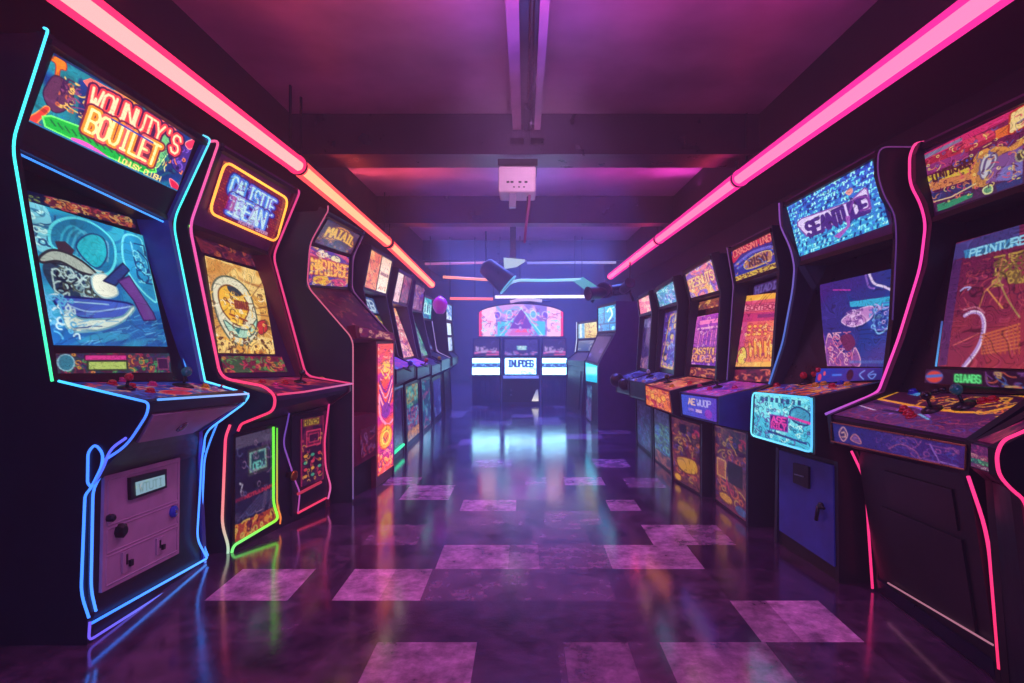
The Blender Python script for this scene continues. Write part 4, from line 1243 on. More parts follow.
c = generic('arcade_cabinet', 'arcade machine with a tall salmon pink screen, next to the orange and white sign panes', 'L', 5.02, 5.7, h=1.55, zs=(1.25, .76, .70, .60, .55), xs=(1.08, 1.14, 1.04), body=PLUMP)
o = c.o
art('marquee_glass', c.mq, [(.06, .05), (.4, .05), (.4, .95), (.06, .95)], a_plain(20, 40, C(250, 225, 215), C(240, 190, 190), 90, [C(220, 150, 150)], 6), c.mqo, AM(1.1), .006)
art('marquee_glass', c.mq, [(.45, .1), (.95, .1), (.95, .9), (.45, .9)], a_busy(30, 40, [C(110, 40, 70), C(80, 30, 70), C(140, 50, 80)], [C(210, 90, 100), C(60, 20, 60)], 6, 2, 26, .2, .03), c.mqo, AM(.8), .006)
art('screen', c.sc, [(.1, .03), (.92, .03), (.92, .97), (.1, .97)], a_stack(34, 80, [(1, C(250, 150, 110), [C(255, 210, 170)]), (2, C(240, 150, 150), [C(255, 220, 200), C(200, 80, 120)]), (1, C(255, 225, 215), [C(230, 120, 140)]), (2, C(220, 110, 140), [C(255, 190, 170), C(120, 50, 120)])], 4), c.sco, AM(1.15), .006)
art('panel_overlay', c.cp, inset(.06), a_busy(30, 20, [C(90, 60, 150), C(140, 80, 180)], [C(80, 200, 230), C(230, 120, 170)], 6, 3, 20, .3, .06), c.cpo, print_mat(.5), .003)
art('front_art', c.fr, [(.1, .04), (.9, .04), (.9, .92), (.1, .92)], a_stack(26, 50, [(2, C(40, 110, 120), [C(110, 220, 200), C(230, 160, 80)]), (2, C(60, 60, 130), [C(90, 190, 230), C(200, 90, 120)]), (1, C(140, 60, 60), [C(240, 160, 80)])], 9), c.fro, AM(.7), .004)
joystick(c.cp, (424, 366), c.cpo, 'red', .05, .02)

c = generic('arcade_cabinet', 'arcade machine with a dark green-streaked screen, next to the salmon pink screen', 'L', 5.8, 6.42, h=1.52, zs=(1.22, .74, .68, .58, .54), xs=(1.08, 1.12, 1.02), body=PLUMP)
art('marquee_glass', c.mq, inset(.07), a_busy(36, 36, [C(60, 30, 80), C(110, 60, 110), C(40, 30, 70)], [C(180, 150, 200), C(240, 150, 110), C(90, 60, 140)], 16, 3, 40, .25, .03), c.mqo, AM(.8), .006)
art('screen', c.sc, inset(.1, .05), a_stack(30, 56, [(2, C(50, 60, 100), [C(90, 220, 150), C(60, 150, 150)]), (2, C(60, 90, 110), [C(110, 220, 170), C(150, 180, 210)]), (2, C(50, 60, 120), [C(130, 210, 220), C(90, 190, 140)])], 6), c.sco, AM(1.0), .006)
art('front_art', c.fr, inset(.12, .06), a_busy(26, 46, [C(60, 60, 130), C(40, 90, 130)], [C(90, 200, 230), C(200, 90, 150)], 3, 2.5, 26, .15, .03), c.fro, AM(.6), .004)
joystick(c.cp, (437, 363), c.cpo, 'yellow', .05, .02)

c = generic('arcade_cabinet', 'arcade machine with a teal lit sign and a magenta bulb lamp on top', 'L', 6.55, 7.3, xf=.93, h=1.45, zs=(1.16, .78, .70, .58, .5), xs=(1.14, 1.16, 1.10), body=NAVYP)
art('marquee_glass', c.mq, inset(.08), a_busy(36, 36, [C(40, 160, 190), C(30, 110, 170), C(70, 200, 210)], [C(180, 250, 250), C(20, 60, 130)], 6, 2.5, 20, .2, .035, 'OLU', C(200, 250, 250), (.15, .3, .9, .75), None, .08), c.mqo, AM(1.2), .006)
art('screen', c.sc, inset(.1, .06), a_plain(30, 40, C(40, 50, 130), C(60, 40, 110), 80, [C(120, 150, 230)], 12), c.sco, AM(.9), .006)
art('front_art', c.fr, inset(.14, .08), a_plain(24, 40, C(70, 80, 190), C(40, 50, 140), 90, [C(110, 140, 240)], 10), c.fro, AM(.55), .004)
neon('edge_trim', [c.F['B'], c.F['C'], c.F['P']], .007, [(.5, .35, .8)], .9, c.o, .05)
DOME = paint('magenta_dome', (.85, .12, .72), .3, var=.1)
b_ = [n for n in DOME.node_tree.nodes if n.type == 'BSDF_PRINCIPLED'][0]
b_.inputs['Emission Color'].default_value = (.6, .03, .5, 1); b_.inputs['Emission Strength'].default_value = .22
pt = W(440, 301, 7.0)
MB().rev(pt - Vector((0, 0, .13)), (0, 0, 1), [(.04, -.02), (.06, 0), (.085, .05), (.09, .10), (.07, .15), (.03, .18), (.015, .19)], 16).build('lamp_bulb', DOME, c.o, True)
m = paint('white_gloss', (.7, .7, .8), .25, var=.05)

c = generic('arcade_cabinet', 'farthest arcade machine of the left row, with two stacked white screens under a white sign', 'L', 7.45, 8.1, xf=.92, h=1.42, zs=(1.17, .76, .70, .60, .52), xs=(1.0, 1.0, .97), body=BLACKP, recess=.03)
art('marquee_glass', c.mq, inset(.08), a_busy(30, 36, [C(150, 200, 240), C(210, 230, 250), C(110, 160, 220)], [C(250, 250, 255), C(60, 90, 170)], 6, 2.5, 24, .2, .035), c.mqo, AM(1.3), .006)
art('screen', c.sc, [(.08, .06), (.92, .06), (.92, .44), (.08, .44)], a_plain(24, 20, C(235, 245, 255), C(200, 225, 250), 60, [C(150, 190, 230)], 6), c.sco, AM(1.4), .006)
art('screen', c.sc, [(.08, .52), (.92, .52), (.92, .95), (.08, .95)], a_plain(24, 20, C(225, 240, 255), C(170, 200, 240), 40, [C(90, 120, 190), C(60, 70, 140)], 10), c.sco, AM(1.3), .006)
# ================================================================== right row
# --- 1: nearest machine with pink edges
c = cabinet('arcade_cabinet', 'wide black arcade machine with pink neon edges and a red circuit picture on its screen', 'R',
    dict(T=(1065, 72), B=(1082, 170), C=(1040, 395), P=(972, 441), L=(969, 472), K=(969, 477), F=(1001, 690)),
    dict(T=(916, 144), B=(927, 224), C=(880, 391), P=(827, 414), L=(830, 443), K=(853, 450), F=(875, 590)),
    (1.60, 1.60), (2.21, 2.21), body=BLACKP, recess=.13, rec2=.05, cpm=PLUMP, mqm=VIOLETP,
    outf=([(916, 144), (911, 156), (911, 184), (922, 204), (927, 224), (922, 266), (900, 338), (880, 391), (827, 414), (830, 443), (853, 450), (867, 480)], 0),
    outn=([(1065, 72), (1058, 90), (1058, 125), (1074, 150), (1082, 170), (1078, 240), (1060, 320), (1040, 395), (972, 441), (969, 472), (969, 477), (990, 540)], 0))
o = c.o; N, Fr = c.N, c.F
qm = c.mq.quad(zq(900, 90, 4.556, (108, 295), (640, 32), (640, 405), (170, 555)))
tr = Trace(c.mq, qm, 900, 90, 4.556)
art('marquee_glass', c.mq, qm, a_marquee_bands(tr), c.mqo, AM(.85), .006)
qf = c.sc.quad(zq(900, 210, 3.594, (205, 105), (560, 10), (560, 620), (105, 600)))
fr = slab('screen_surround', c.sc, RUBBER, c.sco, qf, .015, 0)
qs = c.sc.quad(zq(900, 210, 3.594, (218, 125), (545, 35), (545, 580), (152, 568)))
tr = Trace(c.sc, qs, 900, 210, 3.594)
art('screen', c.sc, qs, a_screen_circuit(tr), c.sco, AM(.85), .018)
neon('screen_edge', [c.sc.p(*quv(qs, a, b), .018) for a, b in ((-.02, 1.0), (-.02, .65))], .003, [(.1, .4, .9), (.06, .1, .4)], 1.0, c.sco)
qb = c.sc.quad([(931, 371), (1040, 374), (1045, 392), (929, 385)])
cv = CV(110, 20, C(40, 14, 40)); cv.ell(.1, .5, .09, .42, C(220, 70, 60), 1, C(90, 60, 120), .08).line([(.03, .5), (.17, .4)], .2, C(80, 110, 200))
cv.rect(.3, .25, .56, .8, C(40, 130, 70)).text('GIAABS', .31, .3, .55, .75, C(110, 250, 150), .07).scrib(30, 3, [C(200, 90, 70), C(190, 150, 100), C(110, 60, 130), C(60, 90, 160)], .6, .1, 1, .9, .5, .07)
art('instruction_card', c.sc, qb, cv, c.sco, AM(.85), .02)
# control panel
cv = CV(170, 110, C(70, 25, 70)); cv.grad(C(60, 25, 75), C(95, 40, 95), 90)
cv.scrib(70, 3, [C(110, 50, 100), C(60, 60, 140), C(150, 60, 90)], 0, .55, 1, 1, .25, .012)
tr = Trace(c.cp, inset(.03), 820, 370, 5.02)
cv.poly(tr([(300, 150), (440, 95), (560, 85), (1024, 135), (1100, 150), (840, 215), (700, 215), (480, 185)]), C(60, 20, 50), 1, C(250, 180, 40), .05)
cv.line(tr([(480, 185), (560, 130), (640, 110)]), .03, C(240, 160, 40)).line(tr([(600, 190), (700, 160), (760, 140), (960, 145), (930, 175), (820, 190), (740, 180)]), .025, C(240, 170, 50))
cv.scrib(60, 7, [C(250, 190, 60), C(230, 120, 50), C(110, 30, 60)], .3, .05, .95, .5, .12, .016)
cv.poly(tr([(440, 125), (500, 100), (530, 115), (490, 135)]), C(80, 170, 220)).poly(tr([(530, 115), (640, 105), (620, 130), (520, 135)]), C(60, 20, 50))
cv.curve(tr([(350, 225), (430, 190), (500, 195), (550, 240)]), .03, C(140, 90, 190)).line(tr([(415, 195), (465, 240)]), .05, C(240, 60, 70)).line(tr([(500, 225), (545, 250)]), .03, C(110, 190, 220))
cv.line(tr([(205, 182), (280, 205)]), .025, C(200, 190, 220)).line(tr([(285, 165), (450, 200), (430, 220), (330, 205)]), .06, C(25, 12, 40))
art('panel_overlay', c.cp, inset(.03), cv, c.cpo, print_mat(.5), .003)
P5 = lambda x, y: (820 + x / 5.02, 370 + y / 5.02)
joystick(c.cp, P5(565, 205), c.cpo, 'black', .05, .016)
joystick(c.cp, P5(725, 185), c.cpo, 'teal', .055, .018)
for px, col in (((425, 205), 'red'), ((445, 222), 'red'), ((460, 238), 'red'), ((470, 118), 'blue'), ((590, 118), 'black'), ((625, 112), 'black'), ((820, 165), 'red'), ((870, 158), 'red')):
    button(c.cp, P5(*px), c.cpo, col)
ql = c.lip.quad([(833, 422), (968, 446), (967, 470), (833, 441)])
cv = CV(170, 34, C(40, 50, 120)); cv.grad(C(30, 50, 130), C(70, 40, 120), 10)
cv.scrib(40, 5, [C(110, 70, 150), C(60, 70, 160), C(160, 90, 150)], .4, .1, .95, .9, .5, .03)
cv.blob([(.07, .5), (.11, .15), (.15, .5), (.11, .85)], C(70, 60, 120), 1, C(210, 170, 170), .06).curve([(.1, .65), (.13, .6), (.12, .4), (.095, .45)], .07, C(220, 180, 160))
cv.blob([(.18, .7), (.21, .4), (.25, .5), (.27, .8)], C(120, 90, 150), 1, C(220, 150, 130), .04).curve([(.5, .75), (.58, .45), (.68, .6), (.72, .9)], .05, C(150, 90, 140)).line([(.78, .2), (.84, .85), (.95, .9)], .05, C(140, 110, 190))
art('control_front_art', c.lip, ql, cv, c.lipo, print_mat(.45), .004)
ring('control_front_trim', c.lip, paint('brass_trim', (.75, .55, .35), .3, metal=.9), c.lipo, ql, .003, .006)
slab('access_panel', c.fr, RUBBER, c.fro, [(.3, .09), (.86, .09), (.86, .3), (.3, .3)], .006, 0)
slab('coin_door', c.fr, BLACKP, c.fro, [(.22, .34), (.88, .34), (.88, .82), (.22, .82)], .008, 0)
neon('kick_strip', [c.fr.at(888, 583, .012), c.fr.at(993, 645, .012)], .003, [(.8, .3, .45)], .55, c.fro)
slab('kick_plate', c.fr, paint('scuffed_steel', (.12, .12, .25), .3, metal=.6), c.fro, [(.04, .9), (.97, .9), (.97, .985), (.04, .985)], .008, 0)
E = Vector((-.008, -.004, 0))
neon('neon_edge', [W(924, 142, 2.205)] + [p + E for p in c.out['far'][:8]] + [W(870, 396, 2.205), c.out['far'][8] + E], .005, [(1, .06, .28), (1, .04, .3), (1, .05, .42), (1, .06, .4), (.8, .06, .5), (.25, .08, .5)], 1.3, o, .05)
neon('neon_edge', [p + E for p in LW(2.205, (853, 451), (867, 480), (870, 530), (874, 588))], .0048, [(1, .04, .25), (1, .03, .2)], 1.2, o, .08)
neon('neon_edge', [p + E for p in LW(1.6, (970, 476), (990, 535), (1001, 668))], .0048, [(1, .04, .25), (1, .03, .14)], 1.3, o, .08)

# --- slim machine at the right frame edge
m0 = dict(T=(1120, 60), B=(1125, 160), C=(1090, 400), P=(997, 449), L=(998, 476), K=(1020, 495), F=(1050, 760))
m1 = dict(T=(1072, 90), B=(1080, 180), C=(1040, 402), P=(970, 442), L=(970, 467), K=(985, 480), F=(1002, 700))
c = cabinet('arcade_cabinet', 'slim arcade machine at the right frame edge, its dark side outlined in hot pink', 'R', m0, m1, (1.38, 1.38), (1.57, 1.57), body=BLACKP, recess=.1, rec2=.04, cpm=PLUMP)
art('control_front_art', c.lip, inset(.04, .05), a_stack(44, 46, [(2, C(100, 25, 80), [C(180, 50, 110), C(60, 15, 60)]), (1, C(150, 60, 90), [C(240, 170, 160), C(60, 20, 60)]), (1, C(40, 110, 90), [C(120, 230, 160), C(20, 50, 60)]), (1, C(110, 60, 100), [C(210, 190, 200), C(70, 20, 60)])], 3), c.lipo, AM(.7), .004)
art('panel_overlay', c.cp, inset(.06), a_busy(50, 40, [C(110, 25, 80), C(70, 20, 70), C(140, 30, 80)], [C(220, 60, 120), C(60, 15, 60), C(180, 60, 110)], 9, 2.5, 40, .25, .03), c.cpo, print_mat(.35), .003)
art('marquee_glass', c.mq, inset(.08), a_busy(40, 40, [C(110, 25, 80), C(70, 20, 70)], [C(220, 60, 120)], 9, 2.5, 20, .25, .03), c.mqo, AM(.8), .006)
art('screen', c.sc, inset(.1), a_busy(40, 40, [C(60, 25, 80), C(40, 20, 70)], [C(120, 60, 160)], 12, 2.5, 20, .25, .03), c.sco, AM(.7), .006)
E2 = Vector((-.006, -.006, 0))
neon('neon_edge', [p + E2 for p in LW(1.38, (1090, 400), (1024, 431), (1003, 440), (997, 454), (999, 474), (1011, 488), (1026, 500), (1040, 600), (1050, 690))], .0042, [(1, .05, .25), (1, .03, .2), (1, .03, .16)], 1.3, c.o, .04)

# --- 2: blue sign, cyan lip, blue door
c = cabinet('arcade_cabinet', 'arcade machine with a blue glyph-covered sign, glowing cyan control front and blue lower door', 'R',
    dict(T=(879, 147), B=(897, 237), C=(886, 381), P=(815, 397), L=(815, 455), K=(838, 462), F=(839, 582)),
    dict(T=(779.5, 203), B=(795, 267), C=(769.5, 384), P=(752, 391.5), L=(750, 436), K=(776, 447), F=(774, 541)),
    (2.27, 2.27), (2.74, 2.83), body=BLACKP, recess=.12, rec2=.03, cpm=PLUMP, frm=BLACKP, mqm=VIOLETP, inner=NAVYP,
    outn=([(879, 147), (878, 174), (884, 195), (895.5, 214), (897, 237), (896, 262), (893, 320), (886, 381), (815, 397), (815, 455), (838, 462)], 200),
    outf=([(779.5, 203), (780.5, 226), (791, 248), (795, 267), (793, 290), (783, 343), (769.5, 384), (752, 391.5), (750, 436), (776, 447)], 275))
o = c.o; N, Fr = c.N, c.F
qm = c.mq.quad(zq(770, 140, 5.257, (88, 352), (542, 105), (632, 442), (162, 612)))
tr = Trace(c.mq, qm, 770, 140, 5.257)
art('marquee_glass', c.mq, qm, a_marquee_glyphs(tr), c.mqo, AM(1.15), .006)
qs = c.sc.quad(zq(740, 240, 2.972, (240, 135), (462, 85), (436, 378), (262, 376)))
tr = Trace(c.sc, qs, 740, 240, 2.972)
art('screen', c.sc, qs, a_screen_space(tr), c.sco, AM(1.0), .006)
cv = CV(100, 22, C(24, 40, 150)); cv.grad(C(30, 60, 190), C(20, 30, 110), 20).ell(.52, .5, .05, .4, C(14, 16, 50)).ell(.06, .6, .03, .25, C(220, 60, 110)).ell(.13, .35, .02, .16, C(230, 80, 110))
cv.curve([(.72, .2), (.66, .5), (.72, .85)], .09, C(110, 150, 240)).curve([(.84, .25), (.78, .55), (.84, .85), (.88, .5), (.8, .55)], .08, C(110, 150, 240)).rect(.25, .4, .4, .55, C(60, 120, 240))
art('instruction_card', c.sc, c.sc.quad([(818, 369), (886, 368), (884, 380), (816, 383)]), cv, c.sco, AM(.95), .006)
art('panel_overlay', c.cp, [(.03, .05), (.97, .05), (.97, .95), (.03, .95)], a_busy(110, 60, [C(120, 40, 70), C(60, 40, 120), C(190, 90, 50), C(70, 30, 90)], [C(250, 190, 60), C(230, 80, 60), C(60, 110, 220), C(60, 20, 60)], 17, 2.5, 110, .25, .03), c.cpo, print_mat(.45), .003)
Q = lambda x, y: (740 + x / 2.972, 240 + y / 2.972)
joystick(c.cp, Q(195, 428), c.cpo, 'red', .03, .016)
for px, col in (((110, 436), 'red'), ((225, 436), 'yellow'), ((250, 432), 'yellow'), ((275, 438), 'red'), ((300, 430), 'blue'), ((320, 434), 'yellow')): button(c.cp, Q(*px), c.cpo, col)
for px in ((222, 400), (236, 388)): button(c.sc, Q(*px), c.sco, 'red', .009)
ql = [(.03, .02), (.97, .02), (.97, .97), (.03, .97)]
art('control_front_art', c.lip, ql, a_lip_cyan(None), c.lipo, AM(1.1), .004)
neon('neon_frame', [c.lip.p(*quv(ql, a, b), .008) for a, b in ((.5, 0), (1, 0), (1, 1), (0, 1), (0, 0), (.5, 0))], .004, [(.1, .6, 1), (.06, .35, 1), (.2, .75, 1), (.15, .7, 1), (.1, .5, 1)], 1.6, c.lipo, .03)
qd = c.fr.quad(zq(700, 360, 2.845, (232, 256), (386, 300), (390, 588), (232, 484)))
slab('coin_door', c.fr, BLUEP, c.fro, qd, .012, 0)
slab('coin_plate', c.fr, RUBBER, c.fro, c.fr.quad(zq(700, 360, 2.845, (278, 292), (322, 304), (322, 366), (278, 348))), .022, .01)
slab('coin_flap', c.fr, CHROME, c.fro, c.fr.quad(zq(700, 360, 2.845, (284, 322), (312, 330), (312, 334), (284, 326))), .026, .02)
u, v = c.fr.inv(700 + 355 / 2.845, 360 + 415 / 2.845)
p0, n0 = c.fr.p(u, v, .01), c.fr.n()
MB().rev(p0, n0, [(.014, 0), (.014, .012), (.01, .016)], 14).sweep([p0 + n0 * .018, p0 + n0 * .02 + Vector((.0, -.05, .005))], .006, 8).sweep([p0 + n0 * .018, p0 + n0 * .022 + Vector((0, .01, -.06))], .008, 8).build('lock_handle', RUBBER, c.fro, True)
neon('edge_trim', [p + Vector((-.004, -.003, 0)) for p in c.out['far'][:7]], .004, [(.3, .08, .5), (.25, .12, .6), (.12, .2, .8), (.1, .25, .9)], .8, o, .04)
neon('edge_trim', [Vector((1.75, 2.27, N['T'].z))] + [p + Vector((-.004, -.003, 0)) for p in c.out['near'][:7]], .003, [(.35, .05, .25), (.3, .06, .35), (.2, .06, .4), (.12, .05, .3)], .5, o, .04)

# --- 3: parade sign, orange kitchen screen, violet-blue control box
c = cabinet('arcade_cabinet', 'arcade machine with a red arched sign, an orange-pink screen and a violet-blue control box', 'R',
    dict(T=(771.5, 225), B=(779.6, 270.5), C=(772, 384), P=(719, 397), L=(719, 425), K=(748, 432), F=(748, 527)),
    dict(T=(727, 247.5), B=(733.5, 285.5), C=(727, 380), P=(679, 392), L=(681, 415.5), K=(712, 423), F=(713, 500)),
    (2.95, 2.95), (3.44, 3.44), body=BLACKP, sidem=NAVYP, recess=.08, rec2=.03, cpm=PLUMP, lipm=BLUEP, mqm=VIOLETP)
o = c.o
art('marquee_glass', c.mq, inset(.05, .06), a_marquee_parade(None), c.mqo, AM(1.0), .006)
art('title_card', c.sc, [(.2, .03), (.9, .03), (.9, .13), (.2, .13)], a_busy(50, 14, [C(50, 30, 90), C(70, 40, 110)], [C(110, 90, 170)], 4, 3, 8, .5, .1, 'HIADIN', C(130, 110, 200), (.05, .2, .8, .8), None, .12), c.sco, AM(.7), .004)
qs = c.sc.quad(zq(720, 215, 3.69, (92, 300), (238, 284), (196, 560), (58, 560)))
art('screen', c.sc, qs, a_screen_kitchen(None), c.sco, AM(1.1), .006)
art('instruction_card', c.sc, c.sc.quad([(730, 370), (775, 369), (771, 382), (728, 381)]), a_busy(50, 16, [C(150, 30, 60), C(110, 25, 60)], [C(250, 120, 90), C(60, 15, 40)], 9, 3, 40, .5, .09), c.sco, AM(.9), .005)
art('panel_overlay', c.cp, inset(.04), a_busy(80, 50, [C(110, 40, 150), C(70, 40, 160), C(150, 50, 150)], [C(230, 80, 180), C(60, 30, 110), C(120, 110, 230)], 12, 2.2, 60, .25, .03), c.cpo, print_mat(.6), .003)
joystick(c.cp, (718, 388), c.cpo, 'black', .03, .014)
for px, col in (((700, 387), 'pink'), ((710, 390), 'pink'), ((735, 389), 'pink')): button(c.cp, px, c.cpo, col)
cv = CV(80, 46, C(70, 60, 190)); cv.grad(C(60, 90, 220), C(100, 60, 200), 10).text('AE', .2, .15, .42, .42, C(240, 190, 180), .06).text('WUOP', .46, .15, .85, .42, C(190, 180, 250), .05).rect(.2, .6, .36, .72, C(150, 120, 220)).rect(.42, .6, .6, .74, C(220, 180, 240)).ell(.78, .72, .1, .2, C(150, 60, 200))
art('control_front_art', c.lip, inset(.06, .08), cv, c.lipo, AM(.95), .004)
cv = a_stack(52, 100, [(2, C(60, 40, 80), [C(230, 180, 80), C(160, 120, 90), C(70, 90, 60)]), (2, C(150, 40, 70), [C(250, 110, 110), C(90, 20, 60)]), (3, C(90, 35, 70), [C(220, 120, 80), C(190, 60, 90)]), (1.4, C(60, 40, 90), [C(190, 70, 90)])], 5)
cv.psy([C(48, 22, 70), C(76, 26, 70), C(30, 24, 70)], 2, 3, 1.4, .8, .6).scrib(46, 77, [C(230, 110, 70), C(200, 50, 90), C(90, 60, 150), C(220, 170, 80)], .05, .1, .95, .9, .12, .014)
cv.rect(.42, .4, .85, .66, C(20, 16, 30)).rect(.08, .42, .34, .64, C(180, 90, 70), 1, C(240, 170, 90), .02).ell(.35, .88, .22, .06, C(230, 150, 60), 1, C(120, 50, 60), .02).ell(.8, .92, .16, .05, C(60, 90, 150))
art('front_art', c.fr, [(.06, .02), (.97, .02), (.97, .97), (.06, .97)], cv, c.fro, AM(.55), .004)
slab('cyan_lit_side', Patch(W(719, 397, 2.944), W(772, 385, 2.944), W(772, 436, 2.944), W(719, 425, 2.944)), BLUEP, o, FULL, 0, -.006)  # blue colour stands for the neighbour's cyan light on a dark side
neon('edge_trim', [c.F['T'], c.F['B'], c.F['C']], .004, [(.3, .1, .4), (.2, .1, .5)], .6, o, .03)

# --- 4: purple palace screen, glowing orange control box
c = cabinet('arcade_cabinet', 'arcade machine with a purple palace screen above a glowing orange control front', 'R',
    dict(T=(711, 253), B=(721, 293), C=(716, 380), P=(670, 391), L=(673, 414.5), K=(702, 424), F=(702, 497)),
    dict(T=(681.5, 271), B=(689, 301.5), C=(684, 376), P=(644, 384), L=(645, 405), K=(668, 414), F=(671, 479)),
    (3.50, 3.50), (3.95, 3.95), body=BLACKP, sidem=NAVYP, recess=.06, rec2=.03, cpm=ORNP, lipm=ORNP)
art('marquee_glass', c.mq, inset(.07), a_busy(56, 44, [C(190, 130, 210), C(250, 180, 120), C(150, 110, 210), C(240, 140, 160)], [C(255, 230, 180), C(120, 60, 160), C(250, 110, 140)], 5, 2.5, 60, .2, .025, 'RESNUTS', C(255, 220, 150), (.05, .35, .95, .62), C(190, 80, 120), .045), c.mqo, AM(1.15), .006)
art('title_card', c.sc, [(.08, .02), (.95, .02), (.95, .13), (.08, .13)], a_busy(46, 14, [C(110, 50, 60), C(150, 80, 60)], [C(250, 190, 90), C(70, 30, 60)], 4, 3, 40, .5, .09), c.sco, AM(.95), .005)
cv = CV(56, 86); cv.grad(C(190, 70, 190), C(90, 50, 170), 80).psy([C(200, 80, 190), C(150, 60, 190), C(230, 110, 190)], 2, 3, 1, .8, .5)
cv.rect(.15, .1, .95, .18, C(250, 130, 200)).rect(.1, .24, .95, .28, C(240, 160, 210))
for k in range(5): cv.rect(.2 + k * .15, .3, .27 + k * .15, .6, C(240, 120, 190), .8, C(110, 40, 150), .012)
cv.text('CASSIOL', .05, .66, .95, .78, C(250, 180, 100), .03, C(110, 40, 110), .06).text('RUDEN', .1, .8, .9, .92, C(240, 150, 120), .03, C(100, 40, 110), .06).scrib(40, 8, [C(255, 190, 220), C(110, 40, 150)], 0, 0, 1, 1, .1, .014)
art('screen', c.sc, c.sc.quad([(698, 317), (724, 312), (716.5, 366), (689, 364)]), cv, c.sco, AM(1.1), .005)
art('instruction_card', c.sc, [(.05, .88), (.97, .88), (.97, .99), (.05, .99)], a_busy(46, 14, [C(190, 70, 60), C(130, 40, 60)], [C(250, 150, 90), C(70, 20, 50)], 14, 3, 34, .5, .09), c.sco, AM(.9), .005)
art('panel_overlay', c.cp, inset(.04), a_busy(60, 50, [C(190, 80, 60), C(220, 120, 70), C(150, 60, 60)], [C(250, 190, 90), C(100, 30, 50), C(250, 120, 110)], 12, 2.2, 50, .25, .03), c.cpo, print_mat(.6), .003)
cv = a_busy(60, 44, [C(230, 90, 50), C(240, 120, 50), C(190, 50, 60)], [C(255, 190, 90), C(150, 30, 50), C(255, 150, 110)], 4, 2.4, 40, .25, .03)
for x, y in ((.3, .45), (.55, .55), (.75, .4)): cv.ell(x, y, .1, .16, C(255, 170, 60), 1, C(190, 60, 40), .03)
art('control_front_art', c.lip, inset(.06), cv, c.lipo, AM(1.0), .004)
cv = a_stack(40, 80, [(1.4, C(70, 35, 60), [C(200, 110, 60)]), (2, C(150, 60, 50), [C(250, 150, 60), C(90, 30, 50)]), (2, C(110, 40, 60), [C(240, 170, 70), C(220, 80, 60)]), (1, C(70, 30, 60), [C(200, 120, 60)])], 8)
cv.psy([C(48, 22, 70), C(76, 26, 70), C(30, 24, 70)], 2, 3, 1.4, .8, .6).scrib(46, 77, [C(230, 110, 70), C(200, 50, 90), C(90, 60, 150), C(220, 170, 80)], .05, .1, .95, .9, .12, .014)
cv.blob([(.2, .6), (.8, .55), (.9, .72), (.5, .8), (.2, .74)], C(230, 160, 50), 1, C(110, 40, 40), .02).rect(.3, .06, .55, .2, C(30, 20, 40)).ell(.18, .92, .14, .06, C(245, 170, 50), 1, C(120, 50, 40), .02)
art('front_art', c.fr, inset(.08, .03), cv, c.fro, AM(.65), .004)
joystick(c.cp, (668, 383), c.cpo, 'black', .035, .015)
for px, col in (((672, 387), 'yellow'), ((690, 384), 'red')): button(c.cp, px, c.cpo, col)

# --- 5: cyan sign, tilted board screen
c = cabinet('arcade_cabinet', 'arcade machine with a cyan-green sign and a tilted gold-edged board on a dark screen', 'R',
    dict(T=(673, 276), B=(678, 304), C=(674, 375), P=(648, 384), L=(648, 402), K=(674, 408), F=(674, 477)),
    dict(T=(653, 289), B=(658.5, 310), C=(655, 371), P=(628, 380), L=(629, 397), K=(652, 402), F=(653, 459)),
    (4.02, 4.02), (4.6, 4.6), body=BLACKP, sidem=NAVYP, recess=.05, rec2=.03)
art('marquee_glass', c.mq, inset(.08), a_busy(44, 40, [C(60, 190, 200), C(90, 150, 220), C(50, 160, 190), C(150, 170, 220)], [C(190, 250, 240), C(40, 90, 170), C(220, 190, 230)], 15, 2.8, 60, .18, .028), c.mqo, AM(1.15), .006)
cv = CV(46, 76); cv.grad(C(60, 40, 120), C(110, 50, 150), 70)
cv.poly([(.35, .08), (.98, .0), (.75, .98), (.08, .95)], C(80, 80, 180), 1, C(230, 180, 70), .03).blob([(.6, .05), (.95, .05), (.9, .25), (.62, .28)], C(200, 160, 90), 1, C(70, 60, 140), .03)
for k in range(4): cv.ell(.3 + k * .12, .8 - k * .18, .1, .06, C(220, 190, 110), 1, C(60, 40, 120), .025)
cv.scrib(60, 4, [C(240, 200, 110), C(90, 60, 190), C(220, 120, 190), C(130, 170, 240)], .1, .05, .95, .95, .12, .018)
art('screen', c.sc, inset(.06, .06), cv, c.sco, AM(1.0), .005)
art('panel_overlay', c.cp, inset(.04), a_busy(50, 40, [C(40, 40, 110), C(60, 50, 130)], [C(170, 190, 250), C(120, 120, 220), C(20, 20, 60)], 12, 2.2, 60, .2, .03), c.cpo, print_mat(.5), .003)
art('front_art', c.fr, inset(.08, .03), a_stack(34, 66, [(1.5, C(45, 40, 70), [C(90, 100, 150)]), (2.4, C(50, 70, 90), [C(90, 200, 190), C(80, 120, 220), C(120, 190, 110)]), (1, C(80, 40, 60), [C(200, 110, 70)])], 6), c.fro, print_mat(.25), .004)
joystick(c.cp, (650, 377), c.cpo, 'white', .035, .016)
for px in ((636, 381), (644, 382), (655, 380)): button(c.cp, px, c.cpo, 'white')

